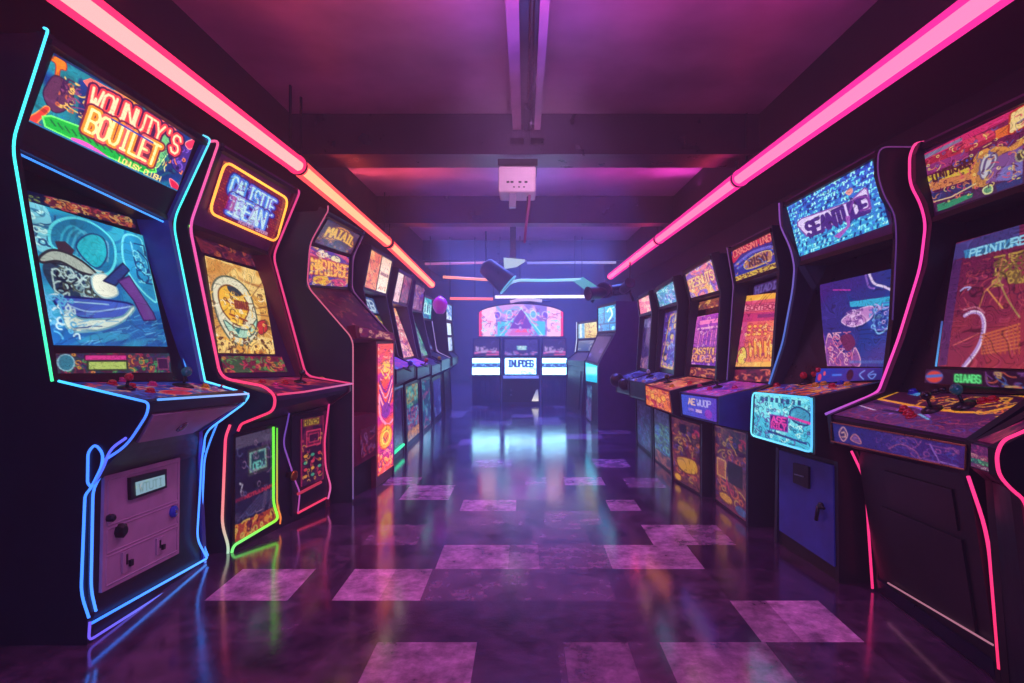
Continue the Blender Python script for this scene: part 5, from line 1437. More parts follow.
# --- 6: small pink sign
c = cabinet('arcade_cabinet', 'arcade machine with a small salmon pink sign and dim screen, beside the cyan-green sign', 'R',
    dict(T=(648.6, 290.5), B=(652, 313), C=(648, 373), P=(631, 380), L=(631, 396), K=(652, 402), F=(652, 457)),
    dict(T=(636.5, 297), B=(639, 317), C=(636, 370), P=(616, 378), L=(616, 392), K=(635, 397), F=(636, 443)),
    (4.66, 4.66), (5.3, 5.3), body=BLACKP, sidem=NAVYP, recess=.05, rec2=.03)
art('marquee_glass', c.mq, inset(.1), a_busy(30, 36, [C(250, 150, 150), C(240, 110, 130), C(250, 190, 160)], [C(255, 220, 190), C(210, 70, 110)], 5, 2, 14, .25, .03), c.mqo, AM(1.15), .006)
art('screen', c.sc, inset(.08, .05), a_stack(34, 60, [(1, C(60, 45, 110), [C(130, 130, 190)]), (3, C(36, 26, 80), [C(70, 50, 120)]), (1.4, C(60, 36, 100), [C(150, 110, 170), C(200, 130, 150)])], 4), c.sco, AM(.85), .005)
art('panel_overlay', c.cp, inset(.04), a_busy(40, 30, [C(36, 36, 90), C(50, 44, 110)], [C(140, 160, 230), C(20, 20, 60)], 3, 2.2, 40, .25, .04), c.cpo, print_mat(.4), .003)
art('front_art', c.fr, inset(.1, .05), a_stack(30, 56, [(1, C(40, 36, 80), [C(90, 100, 160)]), (2, C(50, 60, 100), [C(120, 90, 160), C(70, 150, 180)])], 6), c.fro, print_mat(.2), .004)
m = MB()
for px, r in (((617, 380), .06), ((624, 384), .05), ((632, 382), .045)):
    p = W(px[0], px[1], 4.95 - (px[0] - 617) * .012)
    m.rev(p - Vector((0, 0, r)), (0, 0, 1), [(r * math.sin(math.pi * k / 8), r * (1 - math.cos(math.pi * k / 8))) for k in range(9)], 14)
m.build('steering_grips', RUBBER, c.o, True)

# --- 7: dark machine side-on, cyan sign
c = cabinet('arcade_cabinet', 'plain dark purple arcade machine seen side-on, with cyan sign and cyan coin lamp', 'R',
    dict(T=(616, 301), B=(616, 332), C=(614.5, 335), P=(598, 365), L=(598, 384), K=(598, 385), F=(598, 430)),
    dict(T=(597, 306), B=(597, 333), C=(596.5, 335), P=(585, 361), L=(585.6, 382), K=(586, 384), F=(584.5, 417)),
    (6.05, 6.05), (7.0, 7.0), body=BLACKP, sidem=PLUMP, recess=.01, rec2=.0)
cv = a_plain(40, 50, C(40, 170, 200), C(15, 110, 170), 80, [C(150, 230, 240), C(10, 60, 120)], 10)
cv.curve([(.55, .25), (.7, .15), (.8, .4), (.6, .6)], .06, C(200, 250, 250)).rect(0, .68, 1, .72, C(20, 60, 110)).rect(.34, 0, .38, .7, C(20, 60, 110))
art('marquee_glass', c.mq, inset(.05), cv, c.mqo, AM(1.9), .006)
art('coin_lamp', c.lip, inset(.06), a_plain(16, 16, C(12, 150, 165), C(8, 130, 160)), c.lipo, AM(3.2), .006)
art('panel_overlay', c.cp, [(.1, .06), (.9, .06), (.9, .94), (.1, .94)], a_plain(24, 30, C(40, 22, 60), C(90, 50, 80), 60, [C(190, 160, 200)], 3), c.cpo, print_mat(.15), .004)
art('front_art', c.fr, [(.08, .02), (.5, .02), (.5, .97), (.08, .97)], a_stack(20, 50, [(1, C(50, 80, 140), [C(110, 180, 220)]), (2, C(60, 60, 120), [C(150, 90, 170), C(90, 150, 210)])], 6), c.fro, AM(.6), .004)
c7 = c
# --- 8: yellow and white sign
c = cabinet('arcade_cabinet', 'arcade machine with a pale yellow lit sign, half hidden past the cyan sign machine', 'R',
    dict(T=(597, 319), B=(598, 339), C=(596, 352), P=(584, 361), L=(584, 366), K=(584, 367), F=(581, 410)),
    dict(T=(577, 322), B=(577, 340), C=(575.5, 352), P=(566, 360), L=(566, 364), K=(566.5, 365), F=(565, 405)),
    (7.15, 7.15), (7.9, 7.9), body=NAVYP, recess=.01, rec2=.01)
cv = CV(40, 40, C(250, 235, 150)); cv.grad(C(255, 240, 160), C(240, 210, 120)).rect(0, 0, .35, 1, C(130, 190, 230)).rect(.08, .05, .2, .9, C(240, 250, 255)).scrib(16, 4, [C(200, 150, 80)], .4, .1, .95, .9, .2, .03)
art('marquee_glass', c.mq, inset(.05), cv, c.mqo, AM(1.25), .006)
art('screen', c.sc, inset(.08), a_plain(30, 24, C(140, 150, 170), C(60, 90, 160), 70, [C(230, 230, 210)], 8), c.sco, AM(.9), .006)
slab('coin_door', c.fr, BLACKP, c.fro, inset(.15, .1), .01, 0)
neon('edge_trim', [c.F['T'], c.F['B'], c.F['C']], .01, [(.7, .8, 1)], 1.1, c.o, .03)

# ================================================================== machines at the far end
D = 8.3
def flat(x0, y0, x1, y1, d=D): return Patch(W(x0, y0, d), W(x1, y0, d), W(x1, y1, d), W(x0, y1, d))
STEELB = paint('blue_grey_panel', (.16, .18, .34), .35, metal=.3, var=.15)
def console(label, x0, x1, kind):
    base = W((x0 + x1) / 2, 405, D); base.z = 0
    o = thing('game_console', label, 'game console', base)
    a = W(x0, 300, D).x; b = W(x1, 300, D).x
    zt, zm = W(0, 338, D).z, W(0, 357, D).z
    MB().box((a, D + .02, 0), (b, D + .55, W(0, 376, D).z)).build('cabinet_base', STEELB, o)
    MB().box((a, D + .1, W(0, 376, D).z), (b, D + .5, zt)).build('cabinet_top', STEELB, o)
    if kind == 'side':
        p = Patch(Vector((a, D + .1, zt)), Vector((b, D + .1, zt)), Vector((b, D + .09, zm)), Vector((a, D + .09, zm)))
        cv = a_plain(36, 24, C(40, 40, 110), C(60, 50, 120), 90, [C(110, 90, 190), C(40, 30, 90)], 12)
        cv.line([(.05, .8), (.4, .7), (.95, .74)], .1, C(230, 110, 190)).line([(.5, .88), (.95, .86)], .08, C(240, 90, 150)).scrib(20, 4, [C(200, 170, 230)], .1, .45, .95, .75, .2, .05)
        art('screen', p, inset(.04), cv, o, AM(1.0), .01)
        zb = W(0, 375, D).z
        p = Patch(Vector((a, D + .02, W(0, 358, D).z)), Vector((b, D + .02, W(0, 358, D).z)), Vector((b, D - .02, zb)), Vector((a, D - .02, zb)))
        slab('pay_panel', p, STEELB, o, FULL, 0, -.1)
        art('pay_table', p, inset(.01, .02), a_paytable(), o, AM(7.0), .006)
        n = 6
        for k in range(n):
            xx = a + (b - a) * (k + .5) / n
            MB().box((xx - .022, D, .08), (xx + .022, D + .021, W(0, 380, D).z)).build('slat', STEELB, o)
    else:
        p = Patch(Vector((a, D + .06, zt)), Vector((b, D + .06, zt)), Vector((b, D + .06, zm)), Vector((a, D + .06, zm)))
        slab('display_housing', p, STEELB, o, FULL, 0, -.1)
        cv = a_plain(44, 30, C(60, 60, 150), C(50, 50, 130), 90, [C(90, 80, 180)], 10).rect(.36, .38, .66, .64, C(90, 180, 220)).text('YBE', .38, .42, .64, .6, C(210, 250, 255), .06).scrib(26, 5, [C(220, 120, 200), C(150, 140, 230)], .03, .72, .97, .96, .2, .04)
        art('screen', p, inset(.06, .08), cv, o, AM(1.0), .006)
        p = Patch(W(505, 358, D), W(536, 358, D), W(536, 374, D), W(505, 374, D), .04)
        slab('sign_board', p, STEELB, o, grow(FULL, .12), 0, -.1)
        art('sign', p, FULL, a_paytable(56, 34, 'INUPDEG'), o, AM(6.0), .006)
        ledge = MB().box((a + .02, D - .1, W(0, 378, D).z), (b - .02, D + .05, W(0, 375.5, D).z)); ledge.build('ledge', paint('white_ledge', (.8, .85, .9), .3), o)
        p = Patch(W(503, 380, D), W(539, 380, D), W(539, 402, D), W(503, 402, D), .0)
        slab('coin_door', p, BLACKP, o, FULL, .012, -.02)
        for px in ((511, 390), (511, 395)):
            q = W(px[0], px[1], D - .015); MB().rev(q, (0, -1, 0), [(.015, 0), (.015, .01), (.008, .014)], 12).build('coin_button', CHROME, o, True)
        p = Patch(W(537, 382, D), W(539, 382, D), W(539, 401, D), W(530, 401, D), .03)
        art('lamp', Patch(W(536, 390, D), W(538, 389, D), W(538.5, 401, D), W(531.5, 401, D), .02), FULL, a_plain(16, 8, C(120, 130, 190), C(255, 245, 230)), o, AM(1.1), .007)
    return o
console('left console with white lit pay table at the far end of the aisle', 472, 500, 'side')
console('middle console with white word sign and coin door at the far end of the aisle', 502, 540, 'mid')
console('right console with white lit pay table at the far end of the aisle', 542, 567, 'side')
# arched sign standing over the three
x0, x1 = W(477, 0, D).x, W(565, 0, D).x
zb, zs, zc = W(0, 337, D).z, W(0, 312, D).z, W(0, 302, D).z
base = Vector(((x0 + x1) / 2, D + .3, zb))
o = thing('arched_sign', 'wide arched back-lit sign with pink ends standing over the far consoles', 'sign', base)
def arch(u): return zs + (zc - zs) * (1 - (2 * u - 1) ** 2) ** .6
n = 24
vs = []; fs = []
for dd in (D + .2, D + .4):
    vs += [Vector((x0 + (x1 - x0) * i / n, dd, zb)) for i in range(n + 1)] + [Vector((x0 + (x1 - x0) * i / n, dd, arch(i / n))) for i in range(n + 1)]
k = 2 * (n + 1)
for i in range(n):
    fs += [(i, i + 1, n + 2 + i, n + 1 + i), (k + i + 1, k + i, k + n + 1 + i, k + n + 2 + i), (n + 1 + i, n + 2 + i, k + n + 2 + i, k + n + 1 + i), (i + 1, i, k + i, k + i + 1)]
fs += [(0, n + 1, k + n + 1, k), (n + 1 + n, n, k + n, k + n + 1 + n)]
link_mesh('sign_box', vs, fs, STEELB, o)
cv = a_backglass()
H, Wd = cv.a.shape[:2]
vs = []; 
for j in range(H):
    for i in range(Wd):
        u, v = i / (Wd - 1), j / (H - 1)
        z1 = arch(.015 + .97 * u) - .02; z0 = zb + .01
        vs.append((x0 + (x1 - x0) * (.01 + .98 * u), D + .19, z1 * (1 - v) + z0 * v))
fs = [(j * Wd + i, (j + 1) * Wd + i, (j + 1) * Wd + i + 1, j * Wd + i + 1) for j in range(H - 1) for i in range(Wd - 1)]
cols = np.ones((H * Wd, 4)); cols[:, :3] = lin(np.clip(cv.a, 0, 1)).reshape(-1, 3)
link_mesh('sign_glass', vs, fs, AM(1.35), o, attr=cols)
neon('top_tube', [W(x, y, D + .25) for x, y in ((510, 302), (518, 300), (530, 299.5), (542, 301))], .022, [(.8, .45, .9), (.7, .6, 1)], 1.0, o, .05)
MB().sweep([W(528, 302, D + .28), W(551, 301, D + .28)], .015).build('top_bar', STEELB, o)
# ================================================================== the room
ZC, YB, YF, XW = 2.5, 12.0, -1.6, 2.15

def floor_mat():
    m, t, out = nt('worn_checker_tiles')
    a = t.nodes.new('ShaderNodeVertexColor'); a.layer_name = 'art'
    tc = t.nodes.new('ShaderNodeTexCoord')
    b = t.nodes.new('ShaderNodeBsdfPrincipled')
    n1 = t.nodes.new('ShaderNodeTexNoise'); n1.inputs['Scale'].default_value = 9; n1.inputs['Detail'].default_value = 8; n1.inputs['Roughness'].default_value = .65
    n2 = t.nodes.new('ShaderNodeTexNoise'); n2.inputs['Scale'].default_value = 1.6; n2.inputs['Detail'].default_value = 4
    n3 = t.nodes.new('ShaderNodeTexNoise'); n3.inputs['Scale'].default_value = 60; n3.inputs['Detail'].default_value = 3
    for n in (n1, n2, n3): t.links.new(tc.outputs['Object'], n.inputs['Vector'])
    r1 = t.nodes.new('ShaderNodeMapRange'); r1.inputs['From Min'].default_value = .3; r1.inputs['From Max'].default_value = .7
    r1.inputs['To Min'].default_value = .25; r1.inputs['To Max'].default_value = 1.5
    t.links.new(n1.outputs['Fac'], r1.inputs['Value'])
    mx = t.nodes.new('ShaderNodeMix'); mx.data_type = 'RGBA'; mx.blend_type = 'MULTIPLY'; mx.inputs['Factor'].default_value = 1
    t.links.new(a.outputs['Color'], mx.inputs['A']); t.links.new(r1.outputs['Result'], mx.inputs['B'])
    n4 = t.nodes.new('ShaderNodeTexNoise'); n4.inputs['Scale'].default_value = 28; n4.inputs['Detail'].default_value = 6; n4.inputs['Roughness'].default_value = .7
    t.links.new(tc.outputs['Object'], n4.inputs['Vector'])
    r4 = t.nodes.new('ShaderNodeMapRange'); r4.inputs['From Min'].default_value = .40; r4.inputs['From Max'].default_value = .62
    r4.inputs['To Min'].default_value = .45; r4.inputs['To Max'].default_value = 1.25
    t.links.new(n4.outputs['Fac'], r4.inputs['Value'])
    mx2 = t.nodes.new('ShaderNodeMix'); mx2.data_type = 'RGBA'; mx2.blend_type = 'MULTIPLY'; mx2.inputs['Factor'].default_value = .5
    t.links.new(mx.outputs['Result'], mx2.inputs['A']); t.links.new(r4.outputs['Result'], mx2.inputs['B'])
    t.links.new(mx2.outputs['Result'], b.inputs['Base Color'])
    ad = t.nodes.new('ShaderNodeMath'); ad.operation = 'ADD'
    t.links.new(n1.outputs['Fac'], ad.inputs[0]); t.links.new(n2.outputs['Fac'], ad.inputs[1])
    r2 = t.nodes.new('ShaderNodeMapRange'); r2.inputs['From Min'].default_value = .7; r2.inputs['From Max'].default_value = 1.3
    r2.inputs['To Min'].default_value = .07; r2.inputs['To Max'].default_value = .24
    t.links.new(ad.outputs[0], r2.inputs['Value']); t.links.new(r2.outputs['Result'], b.inputs['Roughness'])
    bp = t.nodes.new('ShaderNodeBump'); bp.inputs['Strength'].default_value = .05; bp.inputs['Distance'].default_value = .004
    ad2 = t.nodes.new('ShaderNodeMath'); ad2.operation = 'ADD'
    t.links.new(n3.outputs['Fac'], ad2.inputs[0]); t.links.new(n1.outputs['Fac'], ad2.inputs[1])
    t.links.new(ad2.outputs[0], bp.inputs['Height']); t.links.new(bp.outputs['Normal'], b.inputs['Normal'])
    b.inputs['Specular IOR Level'].default_value = 1.0
    b.inputs['Coat Weight'].default_value = .9; b.inputs['Coat Roughness'].default_value = .12; b.inputs['Coat IOR'].default_value = 1.6
    t.links.new(bp.outputs['Normal'], b.inputs['Coat Normal'])
    t.links.new(b.outputs['BSDF'], out.inputs['Surface'])
    return m

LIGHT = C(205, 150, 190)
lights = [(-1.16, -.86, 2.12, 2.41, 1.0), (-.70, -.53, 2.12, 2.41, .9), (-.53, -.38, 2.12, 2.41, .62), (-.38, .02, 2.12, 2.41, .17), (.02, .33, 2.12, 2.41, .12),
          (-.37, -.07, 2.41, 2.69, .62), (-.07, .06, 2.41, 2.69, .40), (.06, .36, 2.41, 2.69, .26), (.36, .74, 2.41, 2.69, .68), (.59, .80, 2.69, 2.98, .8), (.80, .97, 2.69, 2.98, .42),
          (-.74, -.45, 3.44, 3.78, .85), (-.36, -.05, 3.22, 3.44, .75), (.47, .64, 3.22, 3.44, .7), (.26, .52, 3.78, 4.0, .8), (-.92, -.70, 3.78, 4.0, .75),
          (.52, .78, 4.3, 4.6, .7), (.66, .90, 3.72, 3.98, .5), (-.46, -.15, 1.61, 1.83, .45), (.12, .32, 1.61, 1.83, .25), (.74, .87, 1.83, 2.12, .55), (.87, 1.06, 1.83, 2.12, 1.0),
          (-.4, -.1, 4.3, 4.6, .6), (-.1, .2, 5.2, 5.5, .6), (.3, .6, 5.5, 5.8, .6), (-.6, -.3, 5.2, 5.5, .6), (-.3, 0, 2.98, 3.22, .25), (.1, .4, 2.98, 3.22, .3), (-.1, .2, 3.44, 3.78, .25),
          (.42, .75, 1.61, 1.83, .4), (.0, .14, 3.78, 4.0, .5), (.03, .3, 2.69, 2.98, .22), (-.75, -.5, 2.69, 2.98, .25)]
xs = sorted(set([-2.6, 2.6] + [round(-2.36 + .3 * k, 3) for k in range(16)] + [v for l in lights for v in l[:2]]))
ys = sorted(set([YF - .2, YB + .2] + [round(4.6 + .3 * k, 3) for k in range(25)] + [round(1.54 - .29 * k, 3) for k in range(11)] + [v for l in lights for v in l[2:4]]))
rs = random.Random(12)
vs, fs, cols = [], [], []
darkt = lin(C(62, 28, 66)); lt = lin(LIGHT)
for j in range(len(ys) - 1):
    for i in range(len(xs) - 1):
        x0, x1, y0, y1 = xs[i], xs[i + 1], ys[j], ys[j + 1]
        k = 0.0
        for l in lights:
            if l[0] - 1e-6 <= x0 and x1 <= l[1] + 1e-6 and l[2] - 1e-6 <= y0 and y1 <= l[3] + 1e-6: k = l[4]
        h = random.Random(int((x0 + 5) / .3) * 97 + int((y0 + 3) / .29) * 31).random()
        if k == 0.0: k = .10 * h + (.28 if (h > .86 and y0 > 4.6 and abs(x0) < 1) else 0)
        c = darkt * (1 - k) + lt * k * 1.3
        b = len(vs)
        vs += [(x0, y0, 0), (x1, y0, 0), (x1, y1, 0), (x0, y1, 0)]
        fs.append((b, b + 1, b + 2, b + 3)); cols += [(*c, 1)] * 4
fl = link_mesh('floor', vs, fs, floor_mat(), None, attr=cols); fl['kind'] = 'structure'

CEIL = paint('matt_plum_plaster', (.55, .45, .55), .38, var=.3, scale=2.2, bump=.12)
DARKW = paint('dark_violet_wall', (.055, .04, .10), .6, var=.3, scale=3)
BEAM = paint('dark_painted_beam', (.15, .09, .16), .3, var=.3, scale=6)
def struct(name, mb, mat):
    o = mb.build(name, mat); o['kind'] = 'structure'; return o
struct('ceiling', MB().box((-2.6, YF - .2, ZC), (2.6, YB + .2, ZC + .1)), CEIL)
struct('wall_left', MB().box((-XW - .15, YF - .2, 0), (-XW, YB + .2, ZC)), DARKW)
struct('wall_right', MB().box((XW, YF - .2, 0), (XW + .15, YB + .2, ZC)), DARKW)
struct('wall_back', MB().box((-XW, YB, 0), (XW, YB + .15, ZC)), DARKW)
struct('wall_front', MB().box((-XW, YF - .15, 0), (XW, YF, ZC)), DARKW)
# soffits over the machines
struct('trim_1', MB().box((-XW, YF, 2.12), (-1.62, YB, ZC)), DARKW)
struct('trim_2', MB().box((1.62, YF, 2.12), (XW, YB, ZC)), DARKW)
# cross beams with a lit lower lip
for k, (yb, zb, w) in enumerate(((4.05, 2.225, .34), (6.4, 2.215, .26), (9.3, 2.20, .24))):
    m = MB().box((-1.62, yb, zb), (1.62, yb + w, ZC))
    m.box((-1.62, yb - .05, zb - .02), (1.62, yb + .03, zb + .012))
    struct('trim_%d' % (3 + k), m, BEAM)

# ceiling rail with conduit
y1 = 3.98
o = thing('ceiling_rail', 'double ceiling track running down the middle to the first cross beam', 'ceiling track', (0, 2.2, 2.42))
for s in (-1, 1):
    m = MB()
    xa, hw = (-.053, .022) if s < 0 else (.082, .014)
    m.box((xa - hw, .2, 2.34), (xa + hw, y1 + .04, 2.41))
    m.box((xa - hw - .006, .2, 2.335), (xa + hw + .006, y1 + .04, 2.347))
    m.build('rail', paint('mauve_painted_steel', (.55, .38, .5), .35, metal=.2, var=.25, scale=5), o)
m = MB().box((-.03, .2, 2.37), (.066, y1 + .04, 2.41)); m.build('channel', BLACKP, o)
MB().sweep([(.03, .2, 2.35), (.03, 3.9, 2.35)], .012).build('conduit', RUBBER, o, True)
MB().box((.0, 3.55, 2.335), (.035, 3.75, 2.37)).build('junction', RUBBER, o)
for s in (-1, 1): MB().box(((-.053 if s < 0 else .082) - .045, y1 - .08, 2.28), ((-.053 if s < 0 else .082) + .045, y1 + .05, 2.402)).build('bracket', BEAM, o)
MB().box((-.05, .6, 2.405), (.05, .66, ZC)).box((-.05, 2.4, 2.405), (.05, 2.46, ZC)).build('hanger', BLACKP, o)

# white control box under the beam
o = thing('projector', 'white ceiling box with dark vents hanging under the first cross beam', 'projector', (0, 4.0, 2.0))
WH = paint('off_white_casing', (.82, .72, .80), .4, var=.06)
a, b = W(498.5, 166, 3.92), W(536, 192, 3.92)
body = MB().box((a.x, 3.92, b.z), (b.x, 4.18, a.z)).build('casing', WH, o, bevel=.012)
MB().box((a.x - .004, 3.91, a.z - .0), (b.x + .01, 4.2, a.z + .045)).build('mount_plate', RUBBER, o)
m = MB()
for i, px in enumerate((508, 512, 520, 526)):
    p = W(px, 182, 3.918); m.box((p.x - .010, 3.914, p.z - .006), (p.x + .010, 3.925, p.z + .006))
m.build('vent', RUBBER, o)
m = MB()
for px in (514, 519, 524):
    p = W(px, 187, 3.918); m.box((p.x - .006, 3.914, p.z - .004), (p.x + .006, 3.925, p.z + .004))
m.build('indicator', RUBBER, o)
MB().box((W(509, 0, 3.97).x, 3.95, W(0, 208, 3.97).z), (W(516, 0, 3.97).x, 3.99, b.z + .01)).build('stub', CHROME, o)
MB().sweep([W(530, 190, 4.0), W(529, 205, 4.0), W(526, 226, 4.0), W(524.5, 243, 4.0)], .009).build('cable', paint('rosy_cable', (.6, .3, .5), .4), o, True)
MB().sweep([W(529, 192, 4.05), W(528, 214, 4.05)], .014).build('cable_sleeve', RUBBER, o, True)

# small hung lamp farther on
o = thing('spotlight', 'small pale wedge spotlight on a drop bracket in the middle of the ceiling', 'spotlight', W(514, 262, 7.2))
MB().box((W(510, 0, 7.2).x, 7.18, W(0, 258, 7.2).z), (W(516, 0, 7.2).x, 7.24, ZC)).build('bracket', CHROME, o)
wv = [W(503.5, 257.5, 7.0), W(525, 259.5, 7.1), W(516, 265, 7.1), W(504, 267, 7.0)]
wv2 = [p + Vector((0, .22, .0)) for p in wv]
MB().add(wv + wv2, [(3, 2, 1, 0), (4, 5, 6, 7), (0, 1, 5, 4), (1, 2, 6, 5), (2, 3, 7, 6), (3, 0, 4, 7)]).build('lamp_head', glow('pale_lamp', (.50, .62, .80), 1.0), o)

# ------------------------------------------------------------------ neon ceiling tubes
def tube_light(label, A, B, core, edge, hang=True):
    A, B = Vector(A), Vector(B)
    ax = (B - A).normalized(); L = (B - A).length
    sd = ax.cross(Vector((0, 0, 1))).normalized(); up = sd.cross(ax).normalized()
    o = thing('tube_light', label, 'neon tube light', (A + B) / 2, 'neon tube lights along the ceiling')
    def prism(prof, a, b):
        n = len(prof)
        vs = [A + ax * a + sd * x + up * y for x, y in prof] + [A + ax * b + sd * x + up * y for x, y in prof]
        return vs, [tuple(range(n)), tuple(range(2 * n - 1, n - 1, -1))] + [(i, i + n, (i + 1) % n + n, (i + 1) % n) for i in range(n)]
    arc = lambda r, y0, n=12: [(r * math.cos(math.pi + math.pi * k / n), y0 + r * math.sin(math.pi + math.pi * k / n)) for k in range(n + 1)]
    inw = 1 if A.x < 0 else -1
    th = math.radians(-36)
    core_arc = [(inw * (.030 * math.cos(th) + .0345 * math.cos(th + math.radians(a))), .030 * math.sin(th) + .0345 * math.sin(th + math.radians(a))) for a in range(-110, 111, 20)]
    if inw < 0: core_arc = core_arc[::-1]
    full = lambda r, n=20: [(r * math.cos(2 * math.pi * k / n), r * math.sin(2 * math.pi * k / n)) for k in range(n)]
    m = MB(); m.add(*prism(full(.056), .0, L)); m.build('diffuser', edge, o, False)
    m = MB(); m.add(*prism(core_arc, .03, L - .03)); m.build('tube', core, o, False)
    m = MB(); m.add(*prism([(-.02, .075), (.02, .075), (.02, .04), (-.02, .04)], 0, L)); m.build('spine', DARKW, o)
    for s in (0, 1):
        m = MB(); e = full(.060); m.add(*prism(e, -.015 if s == 0 else L - .005, .005 if s == 0 else L + .015)); m.build('end_cap', edge if s else RUBBER, o)
    if hang:
        for f in (.02, .975):
            p = A + ax * L * f
            MB().box((p.x - .005, p.y - .01, p.z + .05), (p.x + .005, p.y + .01, 2.13 if abs(p.x) > 1.62 else ZC)).build('hanger', BLACKP, o)
    return o
C1, E1 = glow('rose_tube_core', (8.0, .60, .60)), glow('rose_diffuser', (1.8, .045, .22))
C2, E2_ = glow('peach_tube_core', (7.0, .70, .38)), glow('coral_diffuser', (1.6, .12, .14))
C3, E3 = glow('magenta_tube_core', (5.5, .30, .64)), glow('magenta_diffuser', (1.25, .035, .42))
tube_light('nearest tube light of the left line, rose pink, above the two front machines', W(75, 0, 1.93) + (W(75, 0, 1.93) - W(297, 165, 3.70)) * .9, W(296, 164, 3.68), C1, E1)
tube_light('peach tube light in the middle of the left line', W(298, 166, 3.72), W(386, 241, 6.3), C2, E2_)
tube_light('farthest tube light of the left line, peach to orange, ending near the teal sign', W(388.5, 243, 6.34), W(431, 284, 9.0), C2, E2_)
tube_light('nearest tube light of the right line, bright magenta pink', W(985, 0, 1.98) + (W(985, 0, 1.98) - W(740, 178, 4.16)) * .8, W(741, 177.5, 4.14), C3, E3)
tube_light('magenta tube light in the middle of the right line', W(739, 179, 4.18), W(660, 238.5, 6.7), C3, E3)
tube_light('farthest magenta tube light of the right line', W(658.5, 239.5, 6.75), W(611, 276, 9.9), C3, E3)

# ------------------------------------------------------------------ hanging light frame at the far end
BK = paint('dark_steel', (.05, .05, .08), .4, metal=.4)
o = thing('neon_gantry', 'hanging steel frame with two orange neon bars, upper left of the arched sign', 'neon gantry', W(470, 288, 9.0))
for (a, b), col in ((((443, 277), (493, 280)), (1.0, .28, .12)), (((450, 298.5), (493, 299)), (1.0, .16, .10))):
    neon('neon_bar', [W(*a, 9.0), W(*b, 9.0)], .021, [col, (1.0, .35, .22), col], 1.4, o)
for px, y0, y1 in ((475, 250, 299), (493.5, 281, 299), (450, 250, 298)):
    a, b = W(px, y1, 9.02), W(px, y0, 9.02)
    MB().sweep([a, Vector((b.x, b.y, ZC if y0 == 250 else b.z))], .008).build('strut', BK, o)
t = thing('ceiling_neon_tube', 'long white neon tube hanging level above the arched sign', 'neon tube', W(541, 297, 9.0))
neon('tube', [W(495, 297, 9.0), W(587, 296.5, 9.0)], .024, [(.9, .75, 1), (.75, .8, 1), (.9, .9, 1)], 1.5, t)
for px in (500, 582):
    a = W(px, 296, 9.0); MB().sweep([a, Vector((a.x, a.y, ZC))], .006).build('hanger', BK, t)
t = thing('ceiling_light_fixture', 'bent cyan light bar ending in a teal panel, above the arched sign', 'light fixture', W(560, 281, 8.9))
neon('light_bar', [W(497, 285, 8.9), W(504, 286, 8.9), W(517, 280, 8.9), W(545, 280.5, 8.9), W(581, 279.5, 8.9)], .022, [(.5, .6, .9), (.25, .7, .9), (.4, .75, 1)], 1.1, t, .1)
tp = Patch(W(581, 277.5, 9.15), W(587, 277.5, 9.15), W(599, 287, 8.6), W(588, 291, 8.6))
slab('teal_panel', Patch(W(573, 280, 8.9), W(583, 277, 8.9), W(599, 287.5, 8.7), W(588, 291, 8.7)), glow('teal_panel', (.10, .42, .48), 1.0), t, FULL, 0, -.03)
for px, py in ((520, 280), (575, 279.5)):
    a = W(px, py, 8.9); MB().sweep([a, Vector((a.x, a.y, ZC))], .006).build('strut', BK, t)
t = thing('stage_lamp', 'dark drum stage lamp with a cyan rim hanging above the arched sign', 'stage lamp', W(498, 272, 8.5))
q = W(486, 266, 8.5); q2 = W(506, 283, 8.5)
MB().rev(q, (q2 - q), [(.02, -.06), (.10, -.03), (.13, .0), (.15, .2), (.17, .40), (.16, .42), (.1, .40)], 20).build('drum', paint('violet_enamel', (.16, .09, .24), .3, metal=.3), t, True)
ax_ = (q2 - q).normalized(); a_ = ax_.orthogonal().normalized(); b_ = ax_.cross(a_)
ringp = [q + ax_ * .42 + (a_ * math.cos(k * math.pi / 12) + b_ * math.sin(k * math.pi / 12)) * .165 for k in range(25)]
neon('rim', ringp, .012, [(.15, .5, .8)], 1.0, t)
MB().sweep([q, Vector((q.x, q.y, ZC))], .012).build('pole', BK, t)
for lab, a, b, d, col in (('thin coral light strip under the far left of the ceiling', (425, 264), (492, 262.5), 9.22, (.75, .2, .3)), ('thin pale blue light strip under the far right of the ceiling', (527, 263), (616, 262.5), 9.22, (.45, .42, .75))):
    t = thing('ceiling_light_strip', lab, 'light strip', (W(*a, d) + W(*b, d)) / 2)
    neon('tube', [W(*a, d), W(*b, d)], .020, [(col[0] * .6, col[1] * .6, col[2]), col], .9, t)
    MB().box((W(*a, d).x, d, W(*a, d).z + .015), (W(*b, d).x, d + .03, W(*a, d).z + .05)).build('housing', BK, t)
# dark lamps standing on the side-on machine
t = thing('stage_lamp', 'cluster of dark can lamps with violet glints on top of the dark purple side-on machine', 'stage lamp', W(606, 300, 6.5))
zt = W(0, 301, 6.05).z
for (px, py, d, r, ax2) in ((597, 293, 6.4, .07, (-1, -.5, -.1)), (606, 291, 6.5, .08, (-.4, -1, 0)), (617, 290, 6.6, .065, (.8, -.6, .1)), (626, 287, 6.4, .055, (.2, -.9, .3))):
    p = W(px, py, d)
    MB().rev(p, ax2, [(.02, -.12), (r * .8, -.1), (r, -.02), (r, .1), (r * 1.1, .12), (r * .8, .1)], 16).build('can', paint('violet_enamel', (.16, .09, .24), .3, metal=.3), t, True)
a, b = W(592, 302, 6.5), W(634, 296, 6.5)
MB().sweep([Vector((a.x, 6.5, zt + .012)), Vector((a.x + .05, 6.5, W(0, 294, 6.5).z)), Vector((b.x - .05, 6.5, W(0, 291, 6.5).z)), Vector((b.x, 6.5, zt + .012))], .018).build('stand', BK, t, True)
MB().rev(W(630, 262, 6.5), (0, 0, -1), [(.008, -.0), (.008, .36)], 8).build('aerial', BK, t)
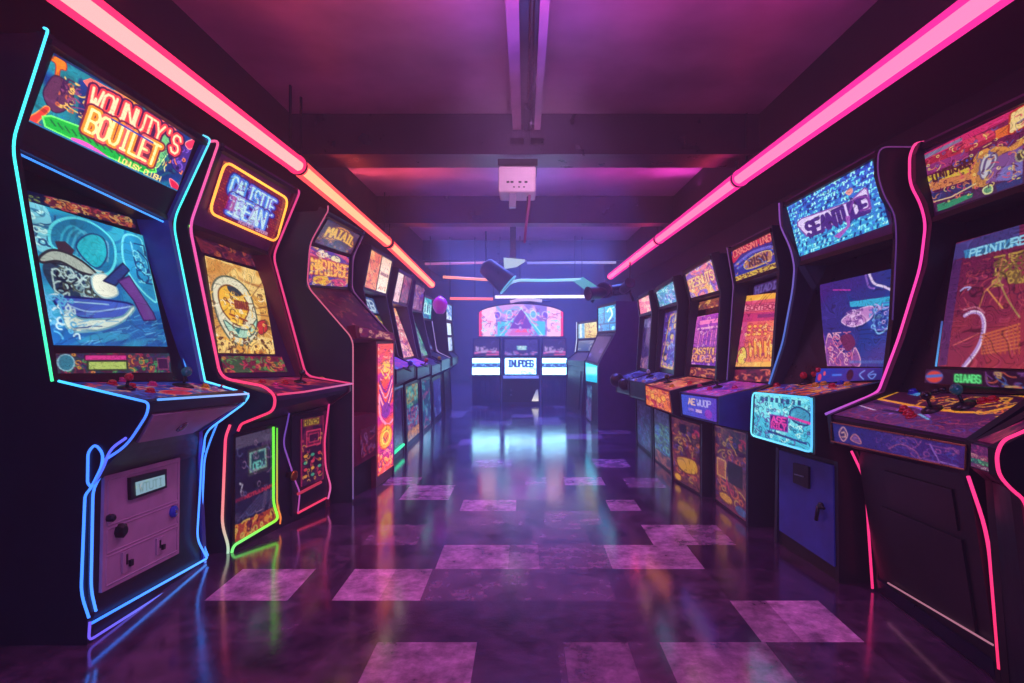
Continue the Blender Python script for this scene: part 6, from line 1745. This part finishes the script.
# shades above the far left machines
t = thing('pendant_lamp', 'warm cone lamp shade hanging above the far left machines under the peach tube', 'pendant lamp', W(411, 280, 8.5))
p = W(411, 279, 8.5)
MB().rev(p, (-.35, 0, -1), [(.012, -.03), (.025, 0), (.07, .07), (.11, .12), (.10, .12), (.04, .08)], 18).build('shade', glow('warm_shade', (.62, .22, .20), 1.0), t, True)
MB().sweep([p, Vector((p.x, p.y, ZC))], .006).build('cord', BK, t)

# ------------------------------------------------------------------ added fill lamps, without fixtures
def area(name, loc, to, size, col, power, spread=math.pi):
    l = bpy.data.lights.new(name, 'AREA'); l.shape = 'RECTANGLE'; l.size, l.size_y = size
    l.color = col; l.energy = power; l.spread = spread
    o = bpy.data.objects.new(name, l); COL.objects.link(o); o.location = loc
    o.rotation_euler = (Vector(to) - Vector(loc)).to_track_quat('-Z', 'Y').to_euler()
    return o
for yy, pw, col, sx_ in ((11.0, 260, (.14, .18, 1.0), 2.6), (9.0, 165, (.13, .22, 1.0), 2.6), (7.3, 105, (.11, .22, 1.0), 2.4), (5.4, 55, (.15, .14, 1.0), 2.0), (3.0, 15, (.75, .28, .85), .6), (1.2, 9, (.8, .3, .75), .6)):
    area('added_down_fill', (0, yy, 2.32 if yy < 4 else 2.45), (0, yy, 0), (sx_, .5), col, pw, math.radians(105))  # added without fixtures, to tint haze and floor from above
for sx, col in ((-1, (1.0, .11, .13)), (1, (1.0, .07, .62))):
    for y0, y1_, pw in ((.8, 3.7, 17), (4.7, 6.2, 7), (6.9, 9.0, 4)):
        area('added_uplight', (sx * 1.2, (y0 + y1_) / 2, 2.24), (sx * 1.12, (y0 + y1_) / 2, 2.5), (.06, y1_ - y0), col, pw)  # added uplights, colour the ceiling beside the tubes
area('added_ceiling_fill', (0, 2.2, 2.15), (0, 2.2, 2.5), (.5, 1.6), (.12, .13, 1.0), 6)  # this and the next are added to blue the ceiling middle
area('added_ceiling_fill', (0, 5.4, 2.15), (0, 5.4, 2.5), (.5, .8), (.25, .25, 1.0), 6)
area('added_box_fill', (0.05, 2.9, 1.75), (0.0, 3.92, 2.08), (.15, .1), (1.0, .62, .95), 1.3, math.radians(60))  # added spot that only brightens the white ceiling box
area('added_front_fill', (0, -1.4, 1.7), (0, 3.5, 1.0), (2.6, 1.2), (.36, .25, .92), 44)  # added blue-violet fill, unseen behind the camera

w = bpy.data.worlds.new('arcade_air'); SC.world = w
w.use_nodes = True
t = w.node_tree; t.nodes.clear()
out = t.nodes.new('ShaderNodeOutputWorld')
bg = t.nodes.new('ShaderNodeBackground'); bg.inputs['Color'].default_value = (.10, .04, .16, 1); bg.inputs['Strength'].default_value = .05
t.links.new(bg.outputs['Background'], out.inputs['Surface'])
VOL = True
if VOL:
    v = t.nodes.new('ShaderNodeVolumeScatter'); v.inputs['Color'].default_value = (.8, .8, 1, 1)
    v.inputs['Density'].default_value = .032; v.inputs['Anisotropy'].default_value = .3
    t.links.new(v.outputs['Volume'], out.inputs['Volume'])
SC.cycles.max_bounces = 6
SC.cycles.volume_bounces = 0
SC.cycles.sample_clamp_indirect = 4.0
SC.cycles.use_denoising = True
